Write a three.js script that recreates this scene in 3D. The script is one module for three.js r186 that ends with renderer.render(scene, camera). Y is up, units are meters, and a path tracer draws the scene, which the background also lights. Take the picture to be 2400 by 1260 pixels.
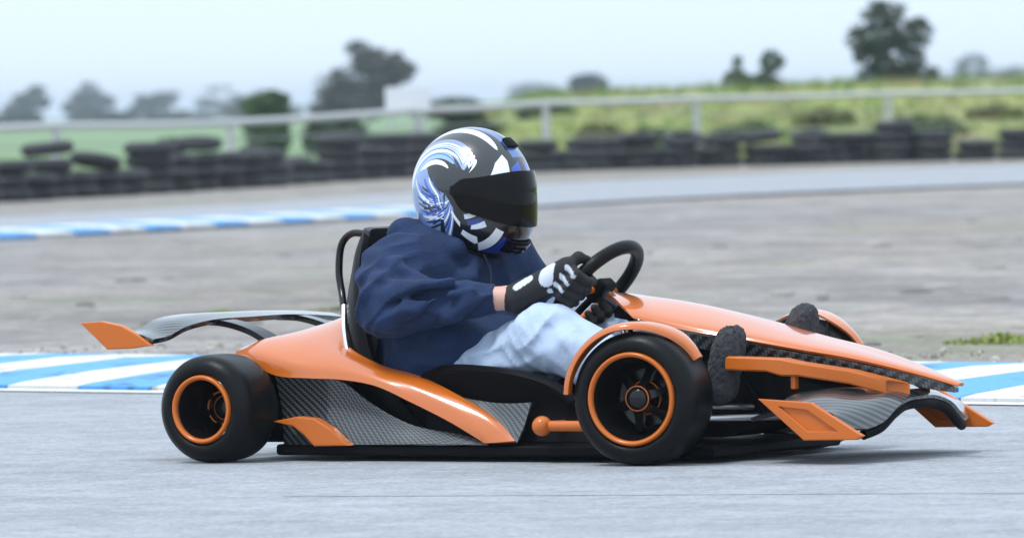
import * as THREE from 'three';
import { ImprovedNoise } from 'three/addons/math/ImprovedNoise.js';
import { mergeGeometries, mergeVertices, toCreasedNormals } from 'three/addons/utils/BufferGeometryUtils.js';
import { RoundedBoxGeometry } from 'three/addons/geometries/RoundedBoxGeometry.js';

// ---------------------------------------------------------------- camera, sky, sun, exposure
// The kart's own axes are the world's: X forward, Y up, Z to the driver's right. The photographer kneels 18 m
// off, 31 degrees ahead of the kart's right side, with a long lens.
const YAW = THREE.MathUtils.degToRad(31), RT = new THREE.Vector3(Math.cos(YAW), 0, -Math.sin(YAW)), TW = new THREE.Vector3(Math.sin(YAW), 0, Math.cos(YAW));
const CAMDIST = 18, CAMH = 0.82;
const W = (u, d, y = 0) => new THREE.Vector3().addScaledVector(RT, u - 0.09).addScaledVector(TW, CAMDIST - d).setY(y);   // u metres right of the line of sight, d metres from the photographer
const scene = new THREE.Scene();
const camera = new THREE.PerspectiveCamera(2 * Math.atan(630 / 18000) * 180 / Math.PI, 2400 / 1260, 0.5, 6000);
camera.position.copy(W(0, 0, CAMH));
camera.lookAt(W(0, 100, CAMH - 100 * 380 / 18000));
camera.rotateZ(-Math.atan(0.021));
camera.focus = 17.75; camera.userData.fStop = 9;
camera.updateMatrixWorld();
const noise = new ImprovedNoise();
{
  const w = 256, h = 128, data = new Float32Array(w * h * 4);
  for (let j = 0; j < h; j++) for (let i = 0; i < w; i++) {
    const el = (j / (h - 1) - 0.5) * Math.PI, az = i / w * 2 * Math.PI;
    const s = Math.max(0, Math.sin(el)), x = Math.cos(el) * Math.cos(az), y = Math.sin(el), z = Math.cos(el) * Math.sin(az);
    const c = 1 + 0.10 * noise.noise(x * 3 + 4, y * 6, z * 3) + 0.05 * noise.noise(x * 9, y * 18 + 7, z * 9), g = (0.95 + 0.35 * s) * c, o = (j * w + i) * 4;
    data[o] = 0.735 * g; data[o + 1] = 0.865 * g; data[o + 2] = 1.01 * g; data[o + 3] = 1;
  }
  const sky = new THREE.DataTexture(data, w, h, THREE.RGBAFormat, THREE.FloatType);
  sky.mapping = THREE.EquirectangularReflectionMapping; sky.magFilter = sky.minFilter = THREE.LinearFilter; sky.wrapS = THREE.RepeatWrapping; sky.needsUpdate = true;
  scene.background = sky; scene.environment = sky;
}
const sun = new THREE.DirectionalLight(new THREE.Color(1, 0.985, 0.96), 1.5);
sun.position.copy(W(-5, 14, 13)); sun.target.position.set(0, 0, 0);
sun.castShadow = true; sun.shadow.radius = 26; sun.shadow.mapSize.set(2048, 2048);
Object.assign(sun.shadow.camera, { left: -40, right: 40, top: 40, bottom: -90, near: 0.5, far: 300 });
scene.add(sun, sun.target);
const renderer = new THREE.WebGLRenderer({ antialias: true });
renderer.toneMapping = THREE.LinearToneMapping; renderer.toneMappingExposure = 1.3;
renderer.shadowMap.enabled = true; renderer.shadowMap.type = THREE.PCFSoftShadowMap;

// ---------------------------------------------------------------- helpers
let seed = 7; const rnd = () => { seed = (seed * 1664525 + 1013904223) >>> 0; return seed / 4294967296; };
const rr = (a, b) => a + (b - a) * rnd(), V = (x, y, z) => new THREE.Vector3(x, y, z), lerp = (a, b, t) => a + (b - a) * t;
const ss = (a, b, x) => { const t = Math.min(1, Math.max(0, (x - a) / (b - a))); return t * t * (3 - 2 * t); };
const taken = {};
function numbered(n) { const k = taken[n] = (taken[n] ?? -1) + 1; return k ? n + '_' + String(k).padStart(3, '0') : n; }
function mesh(name, geo, mat, parent) {
  const m = new THREE.Mesh(geo, mat); m.name = parent ? name : numbered(name); m.castShadow = m.receiveShadow = true; (parent ?? scene).add(m); return m;
}
function group(name, parent, pos) { const g = new THREE.Group(); g.name = parent ? name : numbered(name); if (pos) g.position.copy(pos); (parent ?? scene).add(g); return g; }
function tag(o, label, category, grp) { o.userData.label = label; o.userData.category = category; if (grp) o.userData.group = grp; return o; }
function structure(o, label) { o.userData.kind = 'structure'; o.userData.label = label; o.userData.category = label.split('|')[1] ?? 'ground'; o.userData.label = label.split('|')[0]; return o; }
const lin = (r, g, b) => new THREE.Color().setRGB(r, g, b);
function geoFrom(pos, idx, uv, col) {
  const g = new THREE.BufferGeometry(); g.setAttribute('position', new THREE.Float32BufferAttribute(pos, 3));
  if (uv) g.setAttribute('uv', new THREE.Float32BufferAttribute(uv, 2)); if (col) g.setAttribute('color', new THREE.Float32BufferAttribute(col, 3));
  if (idx) g.setIndex(idx); g.computeVertexNormals(); return g;
}
const plain = (gs) => mergeGeometries(gs.map((g) => { const q = g.index ? g.toNonIndexed() : g.clone(); for (const k of Object.keys(q.attributes)) if (!['position', 'normal', 'uv'].includes(k)) q.deleteAttribute(k); if (!q.attributes.uv) q.setAttribute('uv', new THREE.Float32BufferAttribute(new Float32Array(q.attributes.position.count * 2), 2)); return q; }));
function mz(g) {   // mirror across the kart's middle
  const q = (g.index ? g.toNonIndexed() : g.clone()); const p = q.attributes.position, n = q.attributes.normal, uv = q.attributes.uv;
  for (let i = 0; i < p.count; i++) { p.setZ(i, -p.getZ(i)); n.setZ(i, -n.getZ(i)); }
  for (const a of [p, n, uv]) if (a) for (let i = 0; i < a.count; i += 3) for (let k = 0; k < a.itemSize; k++) { const t = a.array[(i + 1) * a.itemSize + k]; a.array[(i + 1) * a.itemSize + k] = a.array[(i + 2) * a.itemSize + k]; a.array[(i + 2) * a.itemSize + k] = t; }
  return q;
}
const both = (g) => plain([g, mz(g)]);
const curve = (pts, closed = false) => new THREE.CatmullRomCurve3(pts.map((p) => p.isVector3 ? p : V(...p)), closed, 'centripetal');
const tube = (pts, r, n = 24, m = 10, closed = false) => new THREE.TubeGeometry(curve(pts, closed), n, r, m, closed);
const rod = (a, b, r, m = 10) => { const A = V(...a), B = V(...b), g = new THREE.CylinderGeometry(r, r, A.distanceTo(B), m); g.applyQuaternion(new THREE.Quaternion().setFromUnitVectors(V(0, 1, 0), B.clone().sub(A).normalize())); const c = A.add(B).multiplyScalar(0.5); return g.translate(c.x, c.y, c.z); };
const rbox = (w, h, d, r, x = 0, y = 0, z = 0) => new RoundedBoxGeometry(w, h, d, 3, r).translate(x, y, z);
// A thin curved panel through a net of control points (rows x columns), with real thickness, uv in metres.
function sheet(rows, th = 0.006, nu = 30, nv = 20, smoothU = true) {
  const across = rows.map((r) => curve(r));
  const P = [];
  for (let j = 0; j <= nv; j++) {
    const col = across.map((c) => c.getPoint(j / nv)), c2 = smoothU ? curve(col) : null;
    for (let i = 0; i <= nu; i++) (P[i] ??= [])[j] = c2.getPoint(i / nu);
  }
  return gridShell(P, th);
}
function gridShell(P, th) {
  const nu = P.length - 1, nv = P[0].length - 1, N = [], pos = [], uv = [], idx = [], lu = [], lv = [];
  for (let i = 0; i <= nu; i++) for (let j = 0; j <= nv; j++) {
    const a = P[Math.min(nu, i + 1)][j].clone().sub(P[Math.max(0, i - 1)][j]), b = P[i][Math.min(nv, j + 1)].clone().sub(P[i][Math.max(0, j - 1)]);
    const n = a.cross(b); if (n.lengthSq() < 1e-16) n.set(0, 1, 0); (N[i] ??= [])[j] = n.normalize();
    lu[i * (nv + 1) + j] = i ? lu[(i - 1) * (nv + 1) + j] + P[i][j].distanceTo(P[i - 1][j]) : 0;
    lv[i * (nv + 1) + j] = j ? lv[i * (nv + 1) + j - 1] + P[i][j].distanceTo(P[i][j - 1]) : 0;
  }
  const push = (i, j, o) => { const p = P[i][j], n = N[i][j]; pos.push(p.x + n.x * o, p.y + n.y * o, p.z + n.z * o); uv.push(lu[i * (nv + 1) + j], lv[i * (nv + 1) + j]); };
  const M = (nu + 1) * (nv + 1), id = (i, j) => i * (nv + 1) + j;
  for (let i = 0; i <= nu; i++) for (let j = 0; j <= nv; j++) push(i, j, th / 2);
  for (let i = 0; i <= nu; i++) for (let j = 0; j <= nv; j++) push(i, j, -th / 2);
  for (let i = 0; i < nu; i++) for (let j = 0; j < nv; j++) { const a = id(i, j), b = id(i + 1, j), c = id(i + 1, j + 1), d = id(i, j + 1); idx.push(a, b, c, a, c, d, M + a, M + c, M + b, M + a, M + d, M + c); }
  const g = geoFrom(pos, idx, uv), parts = [g.toNonIndexed()];
  const rim = [], rp = [], ri = [], ru = [];
  for (let i = 0; i <= nu; i++) rim.push([i, 0]); for (let j = 1; j <= nv; j++) rim.push([nu, j]); for (let i = nu - 1; i >= 0; i--) rim.push([i, nv]); for (let j = nv - 1; j >= 0; j--) rim.push([0, j]);
  rim.forEach(([i, j], k) => { for (const o of [1, -1]) { const p = P[i][j], n = N[i][j]; rp.push(p.x + n.x * o * th / 2, p.y + n.y * o * th / 2, p.z + n.z * o * th / 2); ru.push(k * 0.002, o * 0.002); } if (k) { const q = 2 * k; ri.push(q - 2, q - 1, q, q, q - 1, q + 1); } });
  parts.push(geoFrom(rp, ri, ru).toNonIndexed());
  return mergeGeometries(parts);
}
// A solid drawn through closed sections with the same number of corners; ends capped.
function loft(secs, crease = 0.6) {
  const n = secs[0].length, pos = [], idx = [], uv = []; let run = 0;
  secs.forEach((s, k) => { if (k) run += V(...s[0]).distanceTo(V(...secs[k - 1][0])); let per = 0; for (let j = 0; j <= n; j++) { const p = s[j % n]; if (j) per += V(...p).distanceTo(V(...s[j - 1])); pos.push(...p); uv.push(run, per); } });
  for (let k = 0; k < secs.length - 1; k++) for (let j = 0; j < n; j++) { const a = k * (n + 1) + j, b = a + 1, c = a + n + 1, d = c + 1; idx.push(a, c, b, b, c, d); }
  for (const [k, f] of [[0, 1], [secs.length - 1, -1]]) { const m = [0, 0, 0]; secs[k].forEach((p) => { for (let q = 0; q < 3; q++) m[q] += p[q] / n; }); const c = pos.length / 3; pos.push(...m); uv.push(0, 0); for (let j = 0; j < n; j++) { const a = k * (n + 1) + j; f > 0 ? idx.push(c, a, a + 1) : idx.push(c, a + 1, a); } }
  return toCreasedNormals(geoFrom(pos, idx, uv), crease);
}
function plate(pts, th, bevel, z) {   // a flat plate in the plane of travel: outline [x, y], thickness across Z
  const s = new THREE.Shape(pts.map(([x, y]) => new THREE.Vector2(x, y)));
  return new THREE.ExtrudeGeometry(s, { depth: th, bevelEnabled: bevel > 0, bevelSize: bevel, bevelThickness: bevel, bevelSegments: 2 }).translate(0, 0, z);
}
// Smooth surface of a distance field (surface nets).
function surfNet(f, lo, hi, h, colour, crowd = 0) {
  const n = [0, 1, 2].map((k) => Math.ceil((hi[k] - lo[k]) / h) + 1), at = (i, j, k) => (k * n[1] + j) * n[0] + i, F = new Float32Array(n[0] * n[1] * n[2]);
  for (let k = 0; k < n[2]; k++) for (let j = 0; j < n[1]; j++) for (let i = 0; i < n[0]; i++) F[at(i, j, k)] = f(lo[0] + i * h, lo[1] + j * h, lo[2] + k * h);
  const vid = new Int32Array(F.length).fill(-1), pos = [], idx = [];
  for (let k = 0; k < n[2] - 1; k++) for (let j = 0; j < n[1] - 1; j++) for (let i = 0; i < n[0] - 1; i++) {
    let cx = 0, cy = 0, cz = 0, m = 0;
    for (let e = 0; e < 12; e++) {
      const ax = e >> 2, b = e & 1, c = (e >> 1) & 1, o = [[0, b, c], [b, 0, c], [b, c, 0]][ax], q = [...o]; q[ax] = 1;
      const A = F[at(i + o[0], j + o[1], k + o[2])], B = F[at(i + q[0], j + q[1], k + q[2])];
      if (A < 0 !== B < 0) { const t = A / (A - B); cx += o[0] + (q[0] - o[0]) * t; cy += o[1] + (q[1] - o[1]) * t; cz += o[2] + (q[2] - o[2]) * t; m++; }
    }
    if (m) { vid[at(i, j, k)] = pos.length / 3; pos.push(lo[0] + (i + cx / m) * h, lo[1] + (j + cy / m) * h, lo[2] + (k + cz / m) * h); }
  }
  for (let k = 1; k < n[2] - 1; k++) for (let j = 1; j < n[1] - 1; j++) for (let i = 1; i < n[0] - 1; i++) {
    const a = F[at(i, j, k)] < 0;
    for (let ax = 0; ax < 3; ax++) {
      const q = [i, j, k]; q[ax]++; const b = F[at(...q)] < 0; if (a === b) continue;
      const u = (ax + 1) % 3, v = (ax + 2) % 3, g = (du, dv) => { const r = [i, j, k]; r[u] -= du; r[v] -= dv; return vid[at(...r)]; };
      const A = g(0, 0), B = g(1, 0), C = g(1, 1), D = g(0, 1); if (A < 0 || B < 0 || C < 0 || D < 0) continue;
      a ? idx.push(A, B, C, A, C, D) : idx.push(A, C, B, A, D, C);
    }
  }
  const nor = [], uv = [], col = [], e = h * 0.5;
  for (let i = 0; i < pos.length; i += 3) {
    const [x, y, z] = [pos[i], pos[i + 1], pos[i + 2]], g = V(f(x + e, y, z) - f(x - e, y, z), f(x, y + e, z) - f(x, y - e, z), f(x, y, z + e) - f(x, y, z - e)).normalize();
    nor.push(g.x, g.y, g.z); uv.push(x + z * 0.6, y + z * 0.25); if (colour) col.push(...colour(x, y, z, g));
  }
  const G = new THREE.BufferGeometry(); G.setAttribute('position', new THREE.Float32BufferAttribute(pos, 3)); G.setAttribute('normal', new THREE.Float32BufferAttribute(nor, 3)); G.setAttribute('uv', new THREE.Float32BufferAttribute(uv, 2));
  if (colour) G.setAttribute('color', new THREE.Float32BufferAttribute(col, 3)); G.setIndex(idx); return G;
}
const cap = (a, b, ra, rb) => { const [ax, ay, az] = a, dx = b[0] - ax, dy = b[1] - ay, dz = b[2] - az, L = dx * dx + dy * dy + dz * dz; return (x, y, z) => { const t = Math.min(1, Math.max(0, ((x - ax) * dx + (y - ay) * dy + (z - az) * dz) / L)); return Math.hypot(x - ax - dx * t, y - ay - dy * t, z - az - dz * t) - (ra + (rb - ra) * t); }; };
const ell = (c, r) => (x, y, z) => { const a = (x - c[0]) / r[0], b = (y - c[1]) / r[1], d = (z - c[2]) / r[2], k = Math.hypot(a, b, d); return (k - 1) * Math.min(...r); };
const smin = (a, b, k) => { const h = Math.max(0, k - Math.abs(a - b)) / k; return Math.min(a, b) - h * h * k * 0.25; };

// ---------------------------------------------------------------- textures (colour grain, fine relief)
function pnoise(x, y, per, s = 0) {
  const xi = Math.floor(x), yi = Math.floor(y), fx = x - xi, fy = y - yi, h = (a, b) => { a = ((a % per) + per) % per; b = ((b % per) + per) % per; let n = (a * 374761393 + b * 668265263 + s * 1274126177) | 0; n = Math.imul(n ^ (n >>> 13), 1274126177); return ((n ^ (n >>> 16)) >>> 0) / 4294967296; };
  const u = fx * fx * (3 - 2 * fx), v = fy * fy * (3 - 2 * fy);
  return lerp(lerp(h(xi, yi), h(xi + 1, yi), u), lerp(h(xi, yi + 1), h(xi + 1, yi + 1), u), v);
}
function tex(n, f, repeat, srgb = true) {
  const d = new Uint8Array(n * n * 4);
  for (let j = 0; j < n; j++) for (let i = 0; i < n; i++) { const c = f(i / n, j / n), o = (j * n + i) * 4, a = Array.isArray(c) ? c : [c, c, c]; for (let k = 0; k < 3; k++) d[o + k] = Math.max(0, Math.min(255, a[k] * 255)); d[o + 3] = 255; }
  const t = new THREE.DataTexture(d, n, n); t.wrapS = t.wrapT = THREE.RepeatWrapping; t.magFilter = THREE.LinearFilter; t.minFilter = THREE.LinearMipmapLinearFilter; t.generateMipmaps = true; t.colorSpace = srgb ? THREE.SRGBColorSpace : THREE.NoColorSpace; t.repeat.set(repeat, repeat); t.needsUpdate = true; return t;
}
const grit = (x, y) => 0.35 * pnoise(x * 256, y * 256, 256, 1) + 0.25 * pnoise(x * 128, y * 128, 128, 2) + 0.2 * pnoise(x * 32, y * 32, 32, 3) + 0.2 * pnoise(x * 8, y * 8, 8, 4);
const asphaltMap = tex(1024, (x, y) => { const g = grit(x, y); return 0.80 + 0.36 * (g - 0.5) + (pnoise(x * 512, y * 512, 512, 9) > 0.9 ? -0.14 : 0); }, 1 / 1.7);
const gritBump = tex(512, (x, y) => grit(x, y), 1 / 1.1, false);
const dirtMap = tex(1024, (x, y) => { const g = 0.4 * pnoise(x * 200, y * 200, 200, 11) + 0.3 * pnoise(x * 70, y * 70, 70, 12) + 0.3 * pnoise(x * 18, y * 18, 18, 13), v = 0.78 + 0.5 * (g - 0.5); return [v, v * 0.985, v * 0.975]; }, 1 / 2.6);
const carbonTex = (rep) => tex(64, (x, y) => { const i = Math.floor(x * 4), j = Math.floor(y * 4), over = ((i - j + 8) % 4) < 2, fx = (x * 4) % 1, fy = (y * 4) % 1, e = over ? 1 - Math.abs(fx - 0.5) * 0.8 : 1 - Math.abs(fy - 0.5) * 0.8; return over ? [0.52 * e, 0.55 * e, 0.56 * e] : [0.045 * e, 0.05 * e, 0.055 * e]; }, rep);
const carbonBump = (rep) => tex(64, (x, y) => { const i = Math.floor(x * 4), j = Math.floor(y * 4), over = ((i - j + 8) % 4) < 2; return over ? 0.9 : 0.3; }, rep, false);
const scuffMap = tex(512, (x, y) => { const g = pnoise(x * 40, y * 40, 40, 21) * 0.5 + pnoise(x * 9, y * 9, 9, 22) * 0.5, f = pnoise(x * 150, y * 150, 150, 23); return 0.92 - (g > 0.62 ? (g - 0.62) * 1.2 : 0) - (f > 0.8 ? 0.1 : 0); }, 1 / 1.3);
const clothBump = tex(256, (x, y) => 0.5 * pnoise(x * 128, y * 128, 128, 31) + 0.5 * pnoise(x * 48, y * 48, 48, 32), 1 / 0.12, false);
const clothMap = tex(512, (x, y) => 0.86 + 0.16 * (pnoise(x * 256, y * 256, 256, 33) - 0.5) + 0.14 * (pnoise(x * 24, y * 24, 24, 34) - 0.5), 1 / 0.5);

// ---------------------------------------------------------------- materials
const std = (c, o = {}) => new THREE.MeshStandardMaterial({ color: c, roughness: 0.8, ...o }), phys = (c, o = {}) => new THREE.MeshPhysicalMaterial({ color: c, ...o });
const M = {
  orange: phys(lin(0.56, 0.128, 0.008), { roughness: 0.3, clearcoat: 1, clearcoatRoughness: 0.05 }),
  orangeSatin: phys(lin(0.56, 0.128, 0.008), { roughness: 0.42, specularIntensity: 0.6, clearcoat: 0.5, clearcoatRoughness: 0.15 }),
  carbon: phys(lin(0.42, 0.44, 0.46), { map: carbonTex(1 / 0.020), bumpMap: carbonBump(1 / 0.020), bumpScale: 0.0003, roughness: 0.4, clearcoat: 1, clearcoatRoughness: 0.08 }),
  carbonCoarse: phys(lin(0.42, 0.44, 0.46), { map: carbonTex(1 / 0.03), bumpMap: carbonBump(1 / 0.03), bumpScale: 0.0004, roughness: 0.4, clearcoat: 1, clearcoatRoughness: 0.08 }),
  black: phys(lin(0.004, 0.004, 0.005), { roughness: 0.6, specularIntensity: 0.2 }),
  gloss: phys(lin(0.005, 0.005, 0.006), { roughness: 0.16, specularIntensity: 0.8 }),
  rubber: phys(lin(0.006, 0.0065, 0.007), { roughness: 0.33, specularIntensity: 0.3, bumpMap: gritBump, bumpScale: 0.0006 }),
  chrome: std(lin(0.75, 0.76, 0.78), { metalness: 1, roughness: 0.22 }),
  steel: std(lin(0.45, 0.46, 0.48), { metalness: 1, roughness: 0.35 }),
  seat: phys(lin(0.004, 0.004, 0.005), { roughness: 0.4, specularIntensity: 0.25 }),
  road: std(lin(0.505, 0.525, 0.565), { map: asphaltMap, bumpMap: gritBump, bumpScale: 0.002, roughness: 0.92 }),
  kerbBlue: std(lin(0.11, 0.40, 0.82), { map: scuffMap, roughness: 0.6 }),
  kerbWhite: std(lin(0.80, 0.80, 0.79), { map: scuffMap, roughness: 0.6 }),
  dirt: std(lin(0.435, 0.425, 0.415), { map: dirtMap, vertexColors: true, bumpMap: gritBump, bumpScale: 0.006, roughness: 1 }),
  grassGround: std(lin(1, 1, 1), { vertexColors: true, roughness: 1 }),
  tyre: std(lin(0.020, 0.021, 0.023), { roughness: 0.75, bumpMap: gritBump, bumpScale: 0.002 }),
  rail: std(lin(0.52, 0.53, 0.52), { roughness: 0.55, metalness: 0.2 }),
  wire: std(lin(0.34, 0.35, 0.35), { roughness: 0.5, metalness: 0.6 }),
  sign: std(lin(0.74, 0.76, 0.80), { roughness: 0.45 }),
  bark: std(lin(0.10, 0.08, 0.06), { roughness: 1 }),
};

// ---------------------------------------------------------------- ground, roads, kerbs
const fbm = (x, y, o = 4) => { let s = 0, a = 0.5, f = 1; for (let i = 0; i < o; i++) { s += a * noise.noise(x * f, y * f, 3.7 + i); a *= 0.5; f *= 2.03; } return s; };
const bank = (u, d) => { const rise = ss(107, 134, d) * ss(-1.9, 0.9, u + (d - 120) * 0.01) * (1 - ss(260, 520, d) * 0.8); return rise * (1.02 + 0.012 * Math.min(10, Math.max(0, u)) + 0.22 * fbm(u * 0.35, d * 0.12)) + 0.02 * fbm(u, d * 0.4) * ss(100, 112, d); };
const groundY = (u, d) => -0.035 + bank(u, d);
{
  const us = [], ds = []; for (let i = -60; i <= 60; i++) { const t = i / 60; us.push(Math.sign(t) * (12 * Math.abs(t) + 1500 * Math.pow(Math.abs(t), 6))); }
  for (let d = -60; d < 95; d += 15) ds.push(d); for (let d = 95; d < 165; d += 0.8) ds.push(d); for (let d = 165; d < 300; d += 6) ds.push(d); for (let d = 300; d < 2600; d *= 1.12) ds.push(d);
  const pos = [], col = [], idx = [];
  for (const d of ds) for (const u of us) {
    const p = W(u, d, groundY(u, d)); pos.push(p.x, p.y, p.z);
    const right = ss(-2.2, 0.2, u - (d > 160 ? (d - 160) * 0.05 : 0)), a = 0.5 + 0.9 * fbm(u * 0.5 + 9, d * 0.09), b = 0.5 + 1.1 * fbm(u * 0.9 - 4, d * 0.16 + 5);
    const field = [0.17, 0.26, 0.12], olive = [0.20 + 0.06 * a, 0.235 + 0.05 * a, 0.06], straw = [0.30, 0.25, 0.16], t = ss(0.62, 0.85, b) * 0.8;
    for (let k = 0; k < 3; k++) col.push(lerp(field[k] * (0.9 + 0.2 * a), lerp(olive[k], straw[k], t), right));
  }
  const n = us.length; for (let j = 0; j < ds.length - 1; j++) for (let i = 0; i < n - 1; i++) { const a = j * n + i; idx.push(a, a + 1, a + n, a + 1, a + n + 1, a + n); }
  structure(mesh('ground', geoFrom(pos, idx, null, col), M.grassGround), 'green and straw coloured grassland running back to the horizon|ground');
}
// near kerb line: through K0, along KE
const K0 = [-1.55, 23.2], KE = [0.735, -0.679], KN = [0.679, 0.735];
const onKerb = (k, n) => [K0[0] + KE[0] * k + KN[0] * n, K0[1] + KE[1] * k + KN[1] * n];
const CURVN = [[-13, 36], [-8, 42], [-5.6, 46.5], [-3.45, 51.8], [-0.79, 59], [1.2, 65.5], [4.7, 71.3], [11, 77], [20, 83]], CURVF = [[-21, 44], [-13, 51], [-8.2, 56], [-4.3, 62.5], [-1.9, 70], [0.6, 81], [6.1, 91.5], [14, 99], [25, 106]];
{
  // dirt infield and verge
  const pos = [], col = [], uv = [], idx = [], nu = 170, rows = []; for (let d = 8; d < 40; d += 0.16) rows.push(d); for (let d = 40; d < 113; d += 0.45) rows.push(d);
  for (const d of rows) for (let i = 0; i <= nu; i++) {
    const u = (i / nu * 2 - 1) * (3 + d * 0.125);
    const k = (u - K0[0]) * KN[0] + (d - K0[1]) * KN[1]; // how far past the kerb's front
    const lump = 0.010 * fbm(u * 2.2, d * 1.1) + 0.02 * fbm(u * 0.5, d * 0.3, 2), p = W(u, d, k < 0.9 ? -0.03 : -0.012 + lump * ss(0.9, 1.6, k) * (1 - ss(44, 50, d) * 0.8)); if (d > 104) p.y -= (d - 104) * 0.01;
    pos.push(p.x, p.y, p.z); uv.push(p.x, p.z);
    const a = fbm(u * 0.7 + 3, d * 0.33, 4), b = fbm(u * 1.7 - 8, d * 0.8, 4), c = fbm(u * 0.25, d * 0.12 + 6, 3), v = 1 + 0.5 * a + 0.5 * b;
    const g = ss(0.12, 0.36, b * 0.6 + c * 0.7 + a * 0.2) * 0.7, verge = ss(-4, 6, d - 80 - u * 1.2) * 0.5;
    const pale = [0.98, 0.99, 1.04], warm = [1.06, 0.97, 0.88], green = [0.52, 0.64, 0.40], w = Math.max(0, Math.min(1, 0.35 + c * 1.3 + 0.25 * ss(-2, 2, u)));
    for (let q = 0; q < 3; q++) col.push(Math.max(0.1, lerp(lerp(lerp(pale[q], warm[q], w), green[q], g * 0.8), [1.0, 0.95, 0.78][q], verge) * v));
  }
  const n = nu + 1; for (let j = 0; j < rows.length - 1; j++) for (let i = 0; i < nu; i++) { const a = j * n + i; idx.push(a, a + 1, a + n, a + 1, a + n + 1, a + n); }
  structure(mesh('dirt_infield', geoFrom(pos, idx, uv, col), M.dirt), 'bare grey brown dirt infield between the two stretches of track|dirt');
}
{
  // the stretch of track under the kart: everything on this side of the kerb
  const pos = [], uv = [], idx = [], nk = 40, nn = 40;
  for (let j = 0; j <= nn; j++) for (let i = 0; i <= nk; i++) { const [u, d] = onKerb(-30 + 60 * i / nk, 0.3 - 30 * j / nn), p = W(u, d, 0); pos.push(p.x, 0, p.z); uv.push(p.x, p.z); }
  for (let j = 0; j < nn; j++) for (let i = 0; i < nk; i++) { const a = j * (nk + 1) + i, b = a + 1, c = a + nk + 1, d = c + 1; idx.push(a, c, b, b, c, d); }
  structure(mesh('track', geoFrom(pos, idx, uv), M.road), 'pale grey concrete racing track under the kart|road');
  const seam = [], sp = [], si = [];
  for (let i = 0; i <= 60; i++) { const t = i / 60, u = lerp(-0.5, 1.2, t), d = 16.35 - t * 0.55 + 0.02 * fbm(t * 9, 3), w = 0.004 + 0.003 * fbm(t * 20, 8); const a = W(u, d - w * 2, 0.004), b = W(u, d + w * 2, 0.004); sp.push(a.x, a.y, a.z, b.x, b.y, b.z); seam.push(t, 0, t, 1); if (i) si.push(2 * i - 2, 2 * i, 2 * i - 1, 2 * i - 1, 2 * i, 2 * i + 1); }
  structure(mesh('track_seam', geoFrom(sp, si, seam), std(lin(0.30, 0.31, 0.34), { roughness: 0.9 })), 'thin dark hairline seam across the pale track|seam');
  // far stretch
  const cn = curve(CURVN.map(([u, d]) => W(u, d, 0.008))), cf = curve(CURVF.map(([u, d]) => W(u, d, 0.008))), fp = [], fu = [], fi = [];
  for (let i = 0; i <= 120; i++) for (let j = 0; j <= 4; j++) { const p = cn.getPoint(i / 120).lerp(cf.getPoint(i / 120), j / 4); fp.push(p.x, p.y, p.z); fu.push(p.x, p.z); if (i && j) { const a = i * 5 + j; fi.push(a - 6, a - 5, a - 1, a - 1, a - 5, a); } }
  structure(mesh('far_track', geoFrom(fp, fi, fu), M.road), 'pale far stretch of track curving behind the dirt infield|road');
}
function kerbRow(name, label, at, count, len, prof, startBlue, skip) {
  const k = group(name); structure(k, label + '|kerb');
  const shapeAt = (a, b) => { const S = [a, b].map((t) => prof.map(([n, y]) => { const [u, d] = at(t, n), p = W(u, d, y); return [p.x, p.y, p.z]; })); return loft(S, 0.4); };
  for (let i = 0; i < count; i++) {
    const a = skip + i * len, g = shapeAt(a + 0.004, a + len - 0.004), p = g.attributes.position, uv = g.attributes.uv;
    for (let q = 0; q < p.count; q++) uv.setXY(q, p.getX(q), p.getZ(q));
    mesh('kerb_block', g, (i + startBlue) % 2 ? M.kerbBlue : M.kerbWhite, k);
  }
  return k;
}
kerbRow('kerb', 'blue and white striped kerb right behind the orange kart', onKerb, 64, 0.31, [[0.0, -0.05], [0.0, 0.012], [0.06, 0.02], [0.35, 0.042], [0.8, 0.062], [1.1, 0.060], [1.16, 0.05], [1.18, -0.05]], 0, -9.9);
const FK0 = [-0.35, 60.2], FKE = [-0.347, -0.938], FKN = [-0.938, 0.347];
kerbRow('far_kerb', 'blue and white striped kerb along the far track behind the driver', (k, n) => [FK0[0] + FKE[0] * k + FKN[0] * n - 0.004 * k * k * 0, FK0[1] + FKE[1] * k + FKN[1] * n], 26, 0.64, [[0.0, -0.05], [0.0, 0.02], [0.08, 0.035], [0.5, 0.055], [0.95, 0.045], [1.0, 0.012], [1.0, -0.05]], 0, 0);
{
  const pos = [], idx = []; for (let i = 0; i <= 60; i++) { const k = -9.5 + 19 * i / 60, w = 0.01 * fbm(k * 2, 4); for (const n of [-0.16 + w, -0.055 + w]) { const [u, d] = onKerb(k, n), p = W(u, d, 0.004); pos.push(p.x, p.y, p.z); } if (i) { const a = 2 * i; idx.push(a - 2, a, a - 1, a - 1, a, a + 1); } }
  structure(mesh('edge_line', geoFrom(pos, idx), std(lin(0.78, 0.78, 0.78), { roughness: 0.7 })), 'thin white painted line along the foot of the near kerb|road marking');
}
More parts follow.
